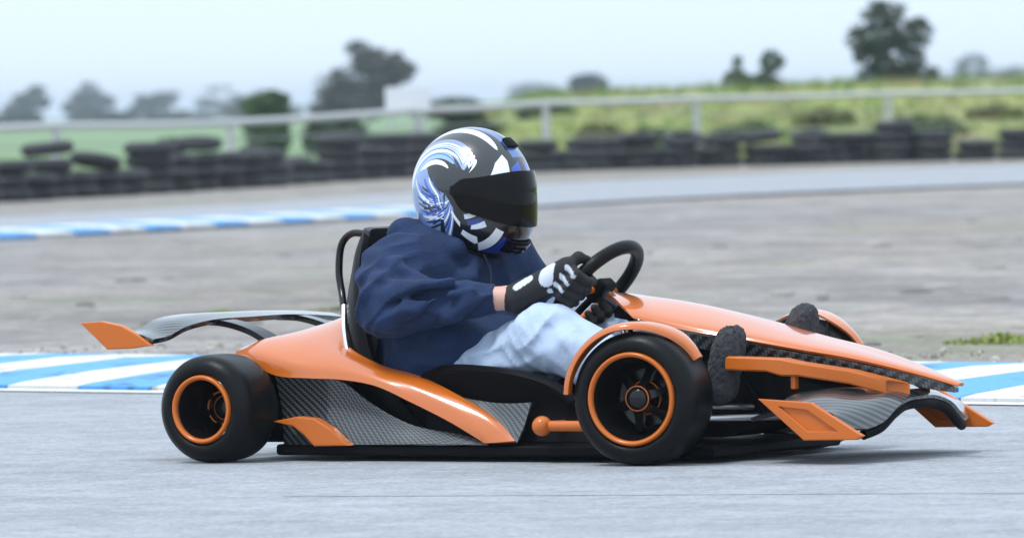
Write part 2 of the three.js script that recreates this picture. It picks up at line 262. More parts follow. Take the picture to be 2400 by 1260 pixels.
{
  // loose stones thrown up behind the kerb
  const g = new THREE.IcosahedronGeometry(1, 0), n = 2600, I = new THREE.InstancedMesh(g, std(lin(0.42, 0.40, 0.37), { roughness: 1 }), n), m = new THREE.Matrix4(), q = new THREE.Quaternion(), e = new THREE.Euler(), c = new THREE.Color();
  for (let i = 0; i < n; i++) { const k = rr(-3, 5.5), s = Math.pow(rnd(), 1.8), [u, d] = onKerb(k, 1.2 + s * 2.2), sz = 0.004 + 0.013 * Math.pow(rnd(), 2.5), p = W(u, d, -0.008); m.compose(p, q.setFromEuler(e.set(rnd() * 6, rnd() * 6, rnd() * 6)), V(sz, sz * 0.7, sz * 1.2)); I.setMatrixAt(i, m); const v = rr(0.35, 1.35); I.setColorAt(i, c.setRGB(v, v * rr(0.93, 1.0), v * rr(0.86, 0.98))); }
  I.name = 'gravel'; I.userData = { kind: 'stuff', label: 'loose grey and brown gravel along the back of the kerb', category: 'gravel' }; I.castShadow = I.receiveShadow = true; scene.add(I);
}
{
  const g = new THREE.IcosahedronGeometry(1, 1), n = 220, I = new THREE.InstancedMesh(g, std(lin(0.27, 0.26, 0.25), { roughness: 1 }), n), m = new THREE.Matrix4(), q = new THREE.Quaternion(), c = new THREE.Color();
  for (let i = 0; i < n; i++) { const d = 26 + 30 * Math.pow(rnd(), 1.4), u = rr(-0.07, 0.07) * d, z = rr(0.012, 0.05); if ((u - K0[0]) * KN[0] + (d - K0[1]) * KN[1] < 2) { I.setMatrixAt(i, m.makeScale(0.001, 0.001, 0.001).setPosition(W(4, 27, -0.02))); I.setColorAt(i, c.setRGB(1, 1, 1)); continue; } m.compose(W(u, d, -0.014), q.setFromAxisAngle(V(0, 1, 0), rnd() * 6), V(z * rr(1, 2.6), z * 0.34, z)); I.setMatrixAt(i, m); const v = rr(0.5, 1.5); I.setColorAt(i, c.setRGB(v, v * 0.97, v * 0.93)); }
  I.name = 'dirt_clods'; I.userData = { kind: 'stuff', label: 'scattered dark clods of earth on the dirt infield', category: 'clods' }; I.castShadow = I.receiveShadow = true; scene.add(I);
}
// grass tufts on the infield
function blades(n, r, h, w) { const pos = [], idx = []; for (let i = 0; i < n; i++) { const a = rnd() * 6.28, q = rnd() * r, x = Math.cos(a) * q, z = Math.sin(a) * q, b = rnd() * 6.28, hh = h * rr(0.4, 1) * (1.15 - 0.85 * q / r), lx = rr(-0.5, 0.5) * hh, lz = rr(-0.5, 0.5) * hh, k = pos.length / 3, dx = Math.cos(b) * w, dz = Math.sin(b) * w; pos.push(x - dx, 0, z - dz, x + dx, 0, z + dz, x + lx * 0.4 + dx * 0.7, hh * 0.6, z + lz * 0.4 + dz * 0.7, x + lx * 0.4 - dx * 0.7, hh * 0.6, z + lz * 0.4 - dz * 0.7, x + lx, hh, z + lz); idx.push(k, k + 1, k + 2, k, k + 2, k + 3, k + 3, k + 2, k + 4); } return geoFrom(pos, idx); }
const bladeMat = std(lin(0.27, 0.32, 0.08), { roughness: 0.9, side: THREE.DoubleSide }), dryBlade = std(lin(0.25, 0.24, 0.10), { roughness: 0.9, side: THREE.DoubleSide });
[[1.66, 26.0, 0.13, 0.05, 'bright green grass patch on the dirt beyond the far front wheel'], [-1.2, 31.6, 0.09, 0.035, 'small green grass patch on the dirt above the rear wing'], [-0.72, 31.9, 0.08, 0.025, 'sparse grass patch on the dirt behind the seat']].forEach(([u, d, r, h, label], i) =>
  { const g = blades(300, r, h * 0.75, 0.005); g.scale(1.5, 1, 2.2); const o = mesh('grass_patch', g, i % 3 === 2 ? dryBlade : bladeMat); o.position.copy(W(u, d, -0.012)); tag(o, label, 'grass'); o.userData.kind = 'stuff'; });
{
  const g = blades(9, 0.11, 0.17, 0.007), n = 9000, I = new THREE.InstancedMesh(g, std(lin(1, 1, 1), { roughness: 0.95, side: THREE.DoubleSide }), n), m = new THREE.Matrix4(), q = new THREE.Quaternion(), c = new THREE.Color();
  for (let i = 0; i < n; i++) { const d = 103 + 55 * Math.pow(rnd(), 1.3), u = rr(-0.072, 0.072) * d, s = rr(0.5, 1.5) * (u < -1.5 ? 0.45 : 1), t = fbm(u * 0.8 + 20, d * 0.15); m.compose(W(u, d, groundY(u, d) - 0.01), q.setFromAxisAngle(V(0, 1, 0), rnd() * 6), V(s, s * rr(0.6, 1.2), s)); I.setMatrixAt(i, m); const dry = ss(0.08, 0.35, t + rr(-0.1, 0.1)); I.setColorAt(i, c.setRGB(lerp(0.18, 0.34, dry) * rr(0.8, 1.2), lerp(0.25, 0.27, dry) * rr(0.8, 1.2), lerp(0.06, 0.15, dry))); }
  I.name = 'rough_grass'; I.userData = { kind: 'stuff', label: 'rough green and straw grass covering the bank behind the fence', category: 'grass' }; I.castShadow = I.receiveShadow = true; scene.add(I);
}

// ---------------------------------------------------------------- tyre barrier
const TL = [[-300, 73], [0, 75.8], [360, 80.1], [700, 87.1], [1000, 93.5], [1300, 97], [1700, 99.4], [2230, 100.7], [2700, 102]];
const tyreD = (x) => { for (let i = 1; i < TL.length; i++) if (x <= TL[i][0]) return lerp(TL[i - 1][1], TL[i][1], (x - TL[i - 1][0]) / (TL[i][0] - TL[i - 1][0])); return 102; };
{
  const prof = [[0.150, -0.045], [0.160, -0.060], [0.195, -0.068], [0.225, -0.062], [0.252, -0.046], [0.268, -0.026], [0.273, -0.008], [0.273, 0.008], [0.268, 0.026], [0.252, 0.046], [0.225, 0.062], [0.195, 0.068], [0.160, 0.060], [0.150, 0.045], [0.17, 0.03], [0.235, 0], [0.17, -0.03], [0.150, -0.045]].map(([r, y]) => new THREE.Vector2(r, y));
  const g = new THREE.LatheGeometry(prof, 30), mats = [M.tyre, std(lin(0.032, 0.033, 0.036), { roughness: 0.8 }), std(lin(0.014, 0.015, 0.017), { roughness: 0.65 })];
  // where each stack stands along the verge (metres to the right of the line of sight come from its bearing), how many tyres, how crooked
  const stacks = [[-150, 3, 0], [-60, 3, 0], [15, 3, 0], [70, 2, 0], [120, 4, 1], [165, 2, 0], [235, 3, 1], [285, 2, 0], [350, 4, 0], [405, 3, 0], [465, 4, 1], [520, 3, 0], [570, 3, 0], [625, 3, 1], [682, 2, 1], [735, 2, 0], [800, 4, 0], [860, 3, 0], [920, 4, 0], [985, 4, 0], [1045, 2, 0], [1110, 3, 0], [1185, 2, 0], [1260, 3, 0], [1320, 2, 0], [1380, 3, 0], [1430, 3, 0], [1492, 3, 1], [1550, 2, 0], [1603, 3, 1], [1655, 2, 0], [1700, 3, 0], [1790, 3, 1], [1845, 2, 0], [1905, 3, 1], [1960, 3, 0], [2020, 3, 0], [2097, 4, 0], [2150, 3, 0], [2200, 3, 0], [2300, 2, 0], [2395, 3, 0], [2490, 3, 0]];
  for (const [x, n, crook] of stacks) {
    const d = tyreD(x) + rr(-0.3, 0.3), u = (x - 1200) * d / 18000;
    for (let k = 0; k < n; k++) {
      const top = k === n - 1, tilt = top && crook ? rr(0.10, 0.16) : rr(0, 0.03), o = mesh('barrier_tyre', g, mats[Math.floor(rnd() * 3)]);
      o.position.copy(W(u + rr(-0.04, 0.04), d + rr(-0.04, 0.04), 0.055 + k * 0.137 + (top && crook ? 0.03 : 0))); o.rotation.set(tilt * rr(-0.5, 0.5), rnd() * 6, tilt * (rnd() < 0.5 ? 1 : -1)); const s = rr(0.95, 1.06); o.scale.set(s, 1, s);
      const [l, gr] = k === 0 ? ['worn black tyre on the ground, lowest of its barrier stack', 'lowest tyres of the barrier stacks'] : top && crook ? ['worn black tyre lying askew on top of its barrier stack', 'crooked top tyres of the barrier'] : top ? ['worn black tyre lying flat on top of its barrier stack', 'top tyres of the barrier stacks'] : ['worn black tyre wedged between others inside its barrier stack', 'middle tyres of the barrier stacks'];
      tag(o, l, 'tyre', gr);
    }
  }
}
// ---------------------------------------------------------------- fence with top rail, sign board
{
  const F = [[-6.9, 80, 0.70], [-5.05, 85.5, 0.715], [-3.36, 92.4, 0.70], [-1.18, 98.6, 0.80], [0.5, 103.5, 0.86], [2.58, 105.6, 0.878], [5.35, 108.2, 0.888], [8.2, 110, 0.905]];
  const fence = group('track_fence'); tag(fence, 'grey post and rail fence with wires behind the tyre barrier', 'fence');
  F.forEach(([u, d, y], i) => {
    const p = W(u, d), g0 = groundY(u, d) - 0.25;
    mesh('post', new THREE.CylinderGeometry(0.05, 0.055, y - g0 - 0.02, 10).translate(p.x, (y + g0) / 2 - 0.01, p.z), M.rail, fence);
    if (!i) return; const [a, b, c] = F[i - 1], A = W(a, b), sag = 0.012;
    mesh('rail', tube([[A.x, c, A.z], [(A.x + p.x) / 2, (c + y) / 2 - sag, (A.z + p.z) / 2], [p.x, y, p.z]], 0.043, 10, 10), M.rail, fence);
    for (const k of [0.22, 0.44]) mesh('wire', tube([[A.x, c - k, A.z], [(A.x + p.x) / 2, (c + y) / 2 - k - 0.01, (A.z + p.z) / 2], [p.x, y - k, p.z]], 0.008, 8, 5), M.wire, fence);
  });
  const s = group('notice_board', null, W(-1.29, 98.4, 0)); tag(s, 'blank white notice board standing above the fence rail', 'sign'); s.rotation.y = YAW + 0.12;
  mesh('board', rbox(0.58, 0.31, 0.02, 0.006, 0, 0.945, 0), M.sign, s);
  for (const x of [-0.2, 0.2]) mesh('leg', new THREE.CylinderGeometry(0.018, 0.018, 1.14, 8).translate(x, 0.53, -0.03), M.rail, s);
}
// ---------------------------------------------------------------- trees and shrubs
function leafMass(blobs, n, size, fill = 0.17) {
  const pos = [], idx = [], nor = []; const vol = blobs.map((b) => b[2] * b[3] * Math.min(b[2], b[3] * 1.3)), tot = vol.reduce((a, b) => a + b, 0);
  blobs.forEach(([bx, by, rx, ry], bi) => {
    const rz = Math.min(rx, ry * 1.6) * 0.95, clumps = []; for (let i = 0; i < 30; i++) { const a = rnd() * 6.28, c = rr(-1, 1), s = Math.sqrt(1 - c * c), q = Math.cbrt(rr(0.25, 1)); clumps.push([bx + Math.cos(a) * s * rx * q * 0.86, by + c * ry * q * 0.86, Math.sin(a) * s * rz * q * 0.86, rr(0.14, 0.38)]); }
    const m = Math.max(40, Math.round(n * vol[bi] / tot));
    for (let i = 0; i < m; i++) {
      const c = rnd() < fill ? [bx, by, 0, 0.9] : clumps[Math.floor(rnd() * 30)], a = rnd() * 6.28, e = rr(-1, 1), s = Math.sqrt(1 - e * e), q = Math.cbrt(rnd()), r = c[3], x = c[0] + Math.cos(a) * s * rx * r * q, y = c[1] + e * ry * r * q, z = c[2] + Math.sin(a) * s * rz * r * q;
      const d1 = V(rr(-1, 1), rr(-0.6, 0.6), rr(-1, 1)).normalize(), d2 = V(rr(-1, 1), rr(-1, 1), rr(-1, 1)).cross(d1).normalize(), L = size * rr(0.6, 1.3), k = pos.length / 3;
      for (const [p, w] of [[-1, 0], [0, 0.42], [1, 0], [0, -0.42]]) pos.push(x + d1.x * p * L + d2.x * w * L, y + d1.y * p * L + d2.y * w * L, z + d1.z * p * L + d2.z * w * L);
      idx.push(k, k + 1, k + 2, k, k + 2, k + 3);
    }
  });
  return geoFrom(pos, idx);
}
function tree(name, label, u, d, blobs, n, leaf, col, category = 'tree', grp) {
  const y0 = groundY(u, d), t = group(name, null, W(u, d, y0)); t.rotation.y = YAW; tag(t, label, category, grp);
  const B = blobs.map(([x, y, a, b]) => [x, y - y0, a, b]), top = Math.max(...B.map((b) => b[1])), low = B.reduce((a, b) => (b[1] < a[1] ? b : a)), wide = Math.max(...B.map((b) => b[2])), r = Math.max(0.02, 0.05 * wide);
  const trunk = [], fork = V(low[0] * 0.4, Math.max(low[1] * 0.6, 0.1), 0);
  const taper = (pts, r0, r1) => { const g = new THREE.TubeGeometry(curve(pts), 8, 1, 7), p = g.attributes.position, c = curve(pts); for (let i = 0; i <= 8; i++) { const o = c.getPointAt(i / 8), rad = lerp(r0, r1, i / 8); for (let j = 0; j <= 7; j++) { const q = i * 8 + j; p.setXYZ(q, o.x + (p.getX(q) - o.x) * rad, o.y + (p.getY(q) - o.y) * rad, o.z + (p.getZ(q) - o.z) * rad); } } return g; };
  trunk.push(taper([V(0, -0.15, 0), V(fork.x * 0.4, fork.y * 0.5, 0), fork], r * 1.15, r * 0.8));
  for (const b of B) trunk.push(taper([fork, V(lerp(fork.x, b[0], 0.4) + rr(-0.05, 0.05) * wide, lerp(fork.y, b[1], 0.6), rr(-0.1, 0.1) * wide), V(b[0], b[1] + b[3] * 0.3, 0)], r * 0.55, r * 0.15));
  mesh('trunk', mergeGeometries(trunk), M.bark, t);
  mesh('crown', leafMass(B, n, leaf), phys(col, { roughness: 0.9, side: THREE.DoubleSide }), t);
  return t;
}
const gumGreen = lin(0.075, 0.095, 0.055), hedgeGreen = lin(0.06, 0.09, 0.04), thicketGreen = lin(0.065, 0.085, 0.05), G1 = 'far row of gum trees beyond the green field', G2 = 'far low hedges beyond the green field';
tree('gum_tree', 'far bushy gum tree, first of the row beyond the green field', -56.35, 900, [[0.6, 2.74, 2.25, 1.3], [-1.15, 1.78, 2.25, 0.9], [1.1, 3.88, 1.1, 0.6], [0, 1, 1.5, 0.7]], 1500, 0.42, gumGreen, 'tree', G1);
tree('gum_tree', 'far gum tree with a small separate tuft on top', -52.27, 950, [[0.81, 2.69, 2.9, 1.48], [0.28, 4.39, 1.32, 0.5], [-1.04, 1.68, 2.64, 0.95], [0.5, 1, 2, 0.7]], 1700, 0.42, gumGreen, 'tree', G1);
tree('gum_tree', 'far flat topped gum tree leaning over the field', -45.19, 980, [[0, 2.31, 2.72, 1.2], [1.63, 3.26, 2.18, 0.54], [-1.63, 1.37, 2.18, 0.98]], 1500, 0.42, gumGreen, 'tree', G1);
tree('gum_tree', 'pale hazy gum tree with a thin flat crown left of the green bush', -44.91, 1200, [[-0.43, 4.57, 3.0, 0.6], [-1.76, 2.13, 2.67, 1.33], [2.24, 2.38, 2.67, 1.67]], 1300, 0.32, gumGreen, 'tree', G1);
for (const [u, d, y, rx, ry, l] of [[-45.1, 700, 0.8, 2.72, 0.7, 'far low hedge under the first gum tree of the row'], [-38, 720, 0.62, 3.6, 0.72, 'far low hedge under the tufted gum tree'], [-31.66, 740, 0.5, 3.7, 0.65, 'far low hedge under the flat topped gum tree'], [-24.5, 760, 0.83, 3.8, 1.18, 'far hedge behind the round green bush'], [-16, 760, 0.9, 4.2, 1.1, 'far hedge behind the big grey tree'], [-6, 780, 0.9, 4.6, 1.0, 'far hedge beyond the notice board']])
  tree('hedge', l, u, d, [[0, y, rx, ry], [-rx * 0.5, y * 0.7, rx * 0.6, ry * 0.8], [rx * 0.5, y * 0.75, rx * 0.6, ry * 0.8]], 1100, 0.32, hedgeGreen, 'hedge', G2);
tree('round_bush', 'upright rounded green bush behind the fence rail', -3.73, 118, [[-0.01, 0.9, 0.43, 0.29], [0.01, 0.5, 0.43, 0.27], [0, 0.25, 0.38, 0.2]], 5200, 0.055, lin(0.075, 0.125, 0.045), 'bush');
tree('grey_tree', 'big dusty grey brown tree behind the notice board', -6.29, 330, [[-0.04, 3.38, 0.7, 0.45], [0.79, 2.77, 1.5, 0.7], [-0.13, 2.15, 1.75, 0.72], [-0.68, 1.33, 1.6, 0.8], [1.34, 2.48, 1.2, 0.6], [-0.9, 0.75, 1.47, 0.6], [0.5, 1.2, 1.2, 0.8]], 9000, 0.15, lin(0.085, 0.09, 0.068));
tree('shrub', 'dark spreading shrub under the big grey tree', -2.57, 112, [[0.08, 0.56, 0.53, 0.22], [-0.17, 0.33, 0.35, 0.2], [0.2, 0.3, 0.4, 0.2]], 3600, 0.05, lin(0.06, 0.085, 0.05), 'shrub');
tree('shrub', 'small dark shrub standing alone in the green field', -4.58, 104, [[0, 0.36, 0.27, 0.16], [0.02, 0.2, 0.24, 0.14]], 2000, 0.045, lin(0.055, 0.085, 0.05), 'shrub');
tree('shrub', 'dark shrub on the bank right behind the helmet', -0.64, 116, [[-0.15, 0.8, 0.49, 0.22], [0.18, 0.5, 0.39, 0.2], [-0.1, 0.45, 0.4, 0.2]], 3600, 0.05, lin(0.055, 0.08, 0.04), 'shrub');
[[2.2, 114, 0.42, 0.55, 0.20, 0, 'low dark green shrub at the foot of the bank under the dome shaped tree'], [1.35, 117, 0.60, 0.38, 0.15, 1, 'small olive shrub on the bank beside the helmet'], [3.6, 116, 0.66, 0.62, 0.17, 0, 'wide green shrub on the bank below the saplings'], [4.9, 119, 0.78, 0.5, 0.16, 1, 'olive shrub on the bank between the saplings and the bushy tree'], [6.3, 116, 0.66, 0.6, 0.2, 0, 'dark green shrub at the foot of the tall bushy tree'], [7.6, 120, 0.9, 0.5, 0.14, 1, 'small olive shrub on the bank beyond the tall bushy tree'], [0.6, 124, 0.95, 0.5, 0.14, 0, 'green shrub on top of the bank behind the helmet']].forEach(([u, d, y, rx, ry, k, l]) => { y = groundY(u, d) + ry * 0.7; tree('shrub', l, u, d, [[0, y, rx, ry], [rx * 0.45, y - ry * 0.5, rx * 0.7, ry * 0.8], [-rx * 0.5, y - ry * 0.6, rx * 0.6, ry * 0.7]], 1800, 0.05, k ? lin(0.17, 0.18, 0.055) : lin(0.10, 0.15, 0.05), 'shrub'); });
tree('dome_tree', 'dark dome shaped far tree above the bank', 5.34, 520, [[0, 2.24, 1.44, 0.75], [0.1, 1.6, 1.4, 0.7]], 2600, 0.2, lin(0.06, 0.085, 0.075));
tree('thicket', 'pale blue far thicket beside the dome shaped tree', 3.67, 1100, [[0, 3.2, 3.97, 0.98], [0.5, 2, 4.2, 1.2]], 1500, 0.3, thicketGreen, 'thicket');
tree('thicket', 'tiny far thicket on the skyline right of the dome shaped tree', 17.75, 900, [[0, 2.15, 1.6, 0.55], [0, 1.4, 1.8, 0.7]], 700, 0.22, thicketGreen, 'thicket');
tree('thicket', 'tiny far thicket on the skyline beside the saplings', 22.5, 900, [[0, 2.35, 1.1, 0.45], [0, 1.6, 1.6, 0.7]], 700, 0.22, thicketGreen, 'thicket');
tree('sapling', 'slim pale green sapling with a pointed tip on the bank', 4.17, 140, [[0.02, 1.50, 0.11, 0.2], [-0.01, 1.16, 0.3, 0.25]], 1500, 0.05, lin(0.10, 0.15, 0.06), 'sapling');
tree('sapling', 'sapling with a round top above a low bush on the bank', 4.73, 140, [[0.09, 1.53, 0.22, 0.24], [-0.07, 1.15, 0.33, 0.24]], 2200, 0.05, lin(0.075, 0.12, 0.06), 'sapling');
tree('bushy_tree', 'tall dark bushy tree with an open crown rising from the bank', 6.75, 135, [[-0.11, 2.30, 0.46, 0.27], [-0.30, 1.88, 0.58, 0.3], [0.37, 1.99, 0.42, 0.3], [0, 1.5, 0.72, 0.33], [-0.22, 1.1, 0.56, 0.3], [0.45, 1.27, 0.45, 0.26], [0, 0.95, 0.62, 0.3]], 8000, 0.055, lin(0.055, 0.082, 0.045));
tree('gum_tree', 'far domed blue gum tree on the skyline beside the tall bushy tree', 55.33, 900, [[-0.83, 4.68, 2.25, 1.25], [2.17, 3.36, 3.0, 0.9], [-2.33, 3.3, 2.0, 0.8], [0, 2.4, 4, 1.1]], 2000, 0.26, gumGreen);
tree('gum_tree', 'far low gum tree behind the domed blue gum tree', 66.39, 1000, [[0, 4.0, 2.6, 0.8], [0, 2.8, 3.2, 1]], 1100, 0.28, gumGreen);

scene.fog = new THREE.FogExp2(new THREE.Color(0.80, 0.90, 1.0), 0.0004);

// ---------------------------------------------------------------- the kart
const kart = tag(group('racing_kart'), 'orange and carbon fibre racing kart with open wheels and front wing', 'kart');
{
  // floor and dark inner body
  mesh('floor_pan', rbox(1.19, 0.026, 0.60, 0.008, 0.01, 0.026, 0), M.black, kart);
  mesh('inner_body', rbox(0.50, 0.13, 0.42, 0.03, -0.36, 0.115, 0), M.black, kart);
  mesh('front_bulkhead', loft([[0.30, 0.27, 0.13], [0.52, 0.24, 0.12], [0.70, 0.20, 0.10], [0.82, 0.175, 0.06]].map(([x, t, z]) => [[x, 0.05 + 0.1 * ss(0.5, 0.9, x), -z], [x, 0.05 + 0.1 * ss(0.5, 0.9, x), z], [x, t - 0.02, z], [x, t, z * 0.7], [x, t, -z * 0.7], [x, t - 0.02, -z]])), M.black, kart);
  mesh('gearbox_cover', rbox(0.16, 0.17, 0.50, 0.03, -0.65, 0.125, 0), M.black, kart);
  mesh('rear_axle', rod([-0.694, 0.127, -0.3], [-0.694, 0.127, 0.3], 0.018), M.steel, kart);
  mesh('front_axle', rod([0.47, 0.13, -0.32], [0.47, 0.13, 0.32], 0.016), M.black, kart);
  for (const s of [1, -1]) {
    mesh('wishbone', plain([rod([0.60, 0.12, 0.1 * s], [0.49, 0.13, 0.31 * s], 0.008), rod([0.70, 0.10, 0.1 * s], [0.50, 0.10, 0.31 * s], 0.008), rod([0.34, 0.10, 0.1 * s], [0.46, 0.10, 0.31 * s], 0.008)]), M.steel, kart);
    const tie = mesh('tie_rod', plain([rod([0.17, 0.086, 0.335 * s], [0.36, 0.086, 0.335 * s], 0.0125, 12), rod([0.17, 0.086, 0.335 * s], [0.17, 0.086, 0.2 * s], 0.01)]), M.orangeSatin, kart);
    mesh('ball_joint', new THREE.SphereGeometry(0.0235, 24, 16).translate(0.17, 0.086, 0.338 * s), M.orangeSatin, tie);
  }
}
// rear bodywork: haunches, deck and the band that sweeps forward and down to the floor
{
  const rows = [
    [[-0.735, 0.236, 0.235], [-0.738, 0.25, 0.22], [-0.74, 0.262, 0.17], [-0.745, 0.268, 0.08], [-0.748, 0.27, 0]],
    [[-0.655, 0.222, 0.272], [-0.66, 0.25, 0.262], [-0.672, 0.276, 0.215], [-0.66, 0.288, 0.1], [-0.66, 0.292, 0]],
    [[-0.584, 0.199, 0.285], [-0.58, 0.235, 0.278], [-0.60, 0.272, 0.225], [-0.585, 0.305, 0.11], [-0.585, 0.318, 0]],
    [[-0.49, 0.193, 0.293], [-0.49, 0.222, 0.283], [-0.51, 0.262, 0.235], [-0.51, 0.308, 0.13], [-0.515, 0.345, 0.02]],
    [[-0.397, 0.19, 0.300], [-0.40, 0.212, 0.292], [-0.415, 0.238, 0.265], [-0.432, 0.256, 0.225], [-0.447, 0.272, 0.20]],
    [[-0.297, 0.176, 0.310], [-0.298, 0.192, 0.303], [-0.305, 0.207, 0.285], [-0.317, 0.217, 0.26], [-0.33, 0.222, 0.243]],
    [[-0.204, 0.141, 0.313], [-0.203, 0.157, 0.308], [-0.20, 0.174, 0.297], [-0.20, 0.188, 0.275], [-0.205, 0.193, 0.258]],
    [[-0.089, 0.092, 0.315], [-0.085, 0.104, 0.312], [-0.077, 0.121, 0.305], [-0.068, 0.134, 0.292], [-0.065, 0.139, 0.28]],
    [[-0.02, 0.057, 0.315], [-0.008, 0.068, 0.314], [0.005, 0.079, 0.308], [0.015, 0.09, 0.30], [0.02, 0.094, 0.29]],
    [[0.002, 0.045, 0.315], [0.02, 0.045, 0.315], [0.04, 0.046, 0.312], [0.06, 0.047, 0.306], [0.075, 0.048, 0.30]]];
  const g = sheet(rows, 0.008, 72, 26);
  mesh('rear_cowl', both(g), M.orange, kart);
  mesh('deck_vent', both(tube([[-0.575, 0.292, 0.13], [-0.54, 0.302, 0.125], [-0.495, 0.312, 0.105]], 0.0045, 10, 6)), M.black, kart);
  const side = sheet([
    [[-0.59, 0.199, 0.283], [-0.40, 0.186, 0.292], [-0.333, 0.140, 0.285], [-0.221, 0.085, 0.280], [-0.075, 0.062, 0.293], [0.0, 0.047, 0.305]],
    [[-0.583, 0.12, 0.268], [-0.43, 0.12, 0.278], [-0.325, 0.10, 0.283], [-0.205, 0.065, 0.29], [-0.07, 0.05, 0.302], [0.004, 0.043, 0.308]],
    [[-0.567, 0.037, 0.288], [-0.448, 0.038, 0.30], [-0.315, 0.039, 0.305], [-0.195, 0.04, 0.308], [-0.067, 0.04, 0.309], [0.008, 0.04, 0.31]]], 0.005, 20, 44);
  mesh('side_panel', side, M.carbon, kart); mesh('side_panel', mz(side), M.carbon, kart);
  const front = sheet([
    [[-0.185, 0.185, 0.252], [-0.124, 0.156, 0.240], [-0.043, 0.137, 0.240], [0.03, 0.133, 0.25], [0.098, 0.136, 0.262]],
    [[-0.165, 0.172, 0.264], [-0.085, 0.128, 0.26], [-0.005, 0.104, 0.262], [0.05, 0.094, 0.27], [0.092, 0.090, 0.28]],
    [[-0.143, 0.157, 0.274], [-0.046, 0.103, 0.284], [0.028, 0.068, 0.293], [0.06, 0.053, 0.298], [0.082, 0.045, 0.302]]], 0.005, 16, 30);
  mesh('barge_panel', front, M.carbon, kart); mesh('barge_panel', mz(front), M.carbon, kart);
  const fin = (pts, z) => plate(pts, 0.022, 0.004, z);
  for (const s of [1, -1]) {
    const a = fin([[-0.565, 0.094], [-0.50, 0.102], [-0.455, 0.098], [-0.41, 0.074], [-0.367, 0.04], [-0.455, 0.04], [-0.482, 0.066], [-0.512, 0.086]], 0.308);
    mesh('side_fin', s > 0 ? a : mz(a), M.orangeSatin, kart);
  }
  // leg bolsters beside the driver's thighs
  const bol = sheet([[[-0.20, 0.19, 0.262], [-0.146, 0.205, 0.266], [-0.018, 0.204, 0.268], [0.074, 0.192, 0.268], [0.153, 0.168, 0.266], [0.205, 0.135, 0.262]], [[-0.20, 0.20, 0.245], [-0.146, 0.217, 0.248], [-0.018, 0.214, 0.25], [0.074, 0.202, 0.25], [0.153, 0.178, 0.248], [0.205, 0.142, 0.245]], [[-0.20, 0.195, 0.225], [-0.146, 0.21, 0.225], [-0.018, 0.207, 0.225], [0.074, 0.194, 0.225], [0.153, 0.17, 0.225], [0.205, 0.135, 0.225]]], 0.012, 10, 36);
  const wall = sheet([[[-0.20, 0.19, 0.258], [-0.146, 0.205, 0.262], [-0.018, 0.204, 0.264], [0.074, 0.192, 0.264], [0.153, 0.168, 0.262], [0.205, 0.135, 0.258]], [[-0.20, 0.12, 0.235], [-0.1, 0.12, 0.235], [0, 0.12, 0.235], [0.1, 0.12, 0.235], [0.17, 0.11, 0.235], [0.24, 0.09, 0.235]], [[-0.20, 0.045, 0.25], [-0.1, 0.045, 0.25], [0, 0.045, 0.25], [0.1, 0.045, 0.25], [0.18, 0.045, 0.25], [0.27, 0.045, 0.25]]], 0.006, 14, 30);
  const w = mesh('cockpit_wall', both(wall), M.black, kart); mesh('leg_bolster', both(bol), M.seat, w);
}
// rear wing
{
  const wing = sheet([
    [[-0.93, 0.300, 0.42], [-0.925, 0.304, 0.37], [-0.92, 0.327, 0.30], [-0.915, 0.336, 0.2], [-0.90, 0.336, 0.05], [-0.90, 0.334, -0.1], [-0.905, 0.329, -0.25], [-0.91, 0.32, -0.4]],
    [[-0.885, 0.297, 0.42], [-0.88, 0.302, 0.37], [-0.87, 0.325, 0.30], [-0.865, 0.336, 0.2], [-0.85, 0.337, 0.05], [-0.85, 0.335, -0.1], [-0.86, 0.33, -0.25], [-0.865, 0.32, -0.4]],
    [[-0.845, 0.285, 0.42], [-0.835, 0.291, 0.37], [-0.825, 0.312, 0.30], [-0.815, 0.324, 0.2], [-0.80, 0.326, 0.05], [-0.80, 0.326, -0.1], [-0.815, 0.32, -0.25], [-0.825, 0.31, -0.4]]], 0.012, 14, 60);
  const rw = mesh('rear_wing', wing, M.carbon, kart);
  mesh('end_plate', plate([[-1.04, 0.329], [-0.985, 0.331], [-0.93, 0.321], [-0.885, 0.300], [-0.847, 0.277], [-0.90, 0.272], [-0.968, 0.270]], 0.012, 0.003, 0.415), M.orangeSatin, rw);
  for (const s of [1, -1]) mesh('strut', sheet([[[-0.86, 0.324, 0.14 * s], [-0.79, 0.320, 0.14 * s], [-0.715, 0.300, 0.14 * s], [-0.65, 0.268, 0.14 * s]], [[-0.865, 0.324, 0.19 * s], [-0.795, 0.319, 0.19 * s], [-0.72, 0.298, 0.19 * s], [-0.655, 0.262, 0.19 * s]]], 0.014, 6, 20), M.gloss, rw);
}
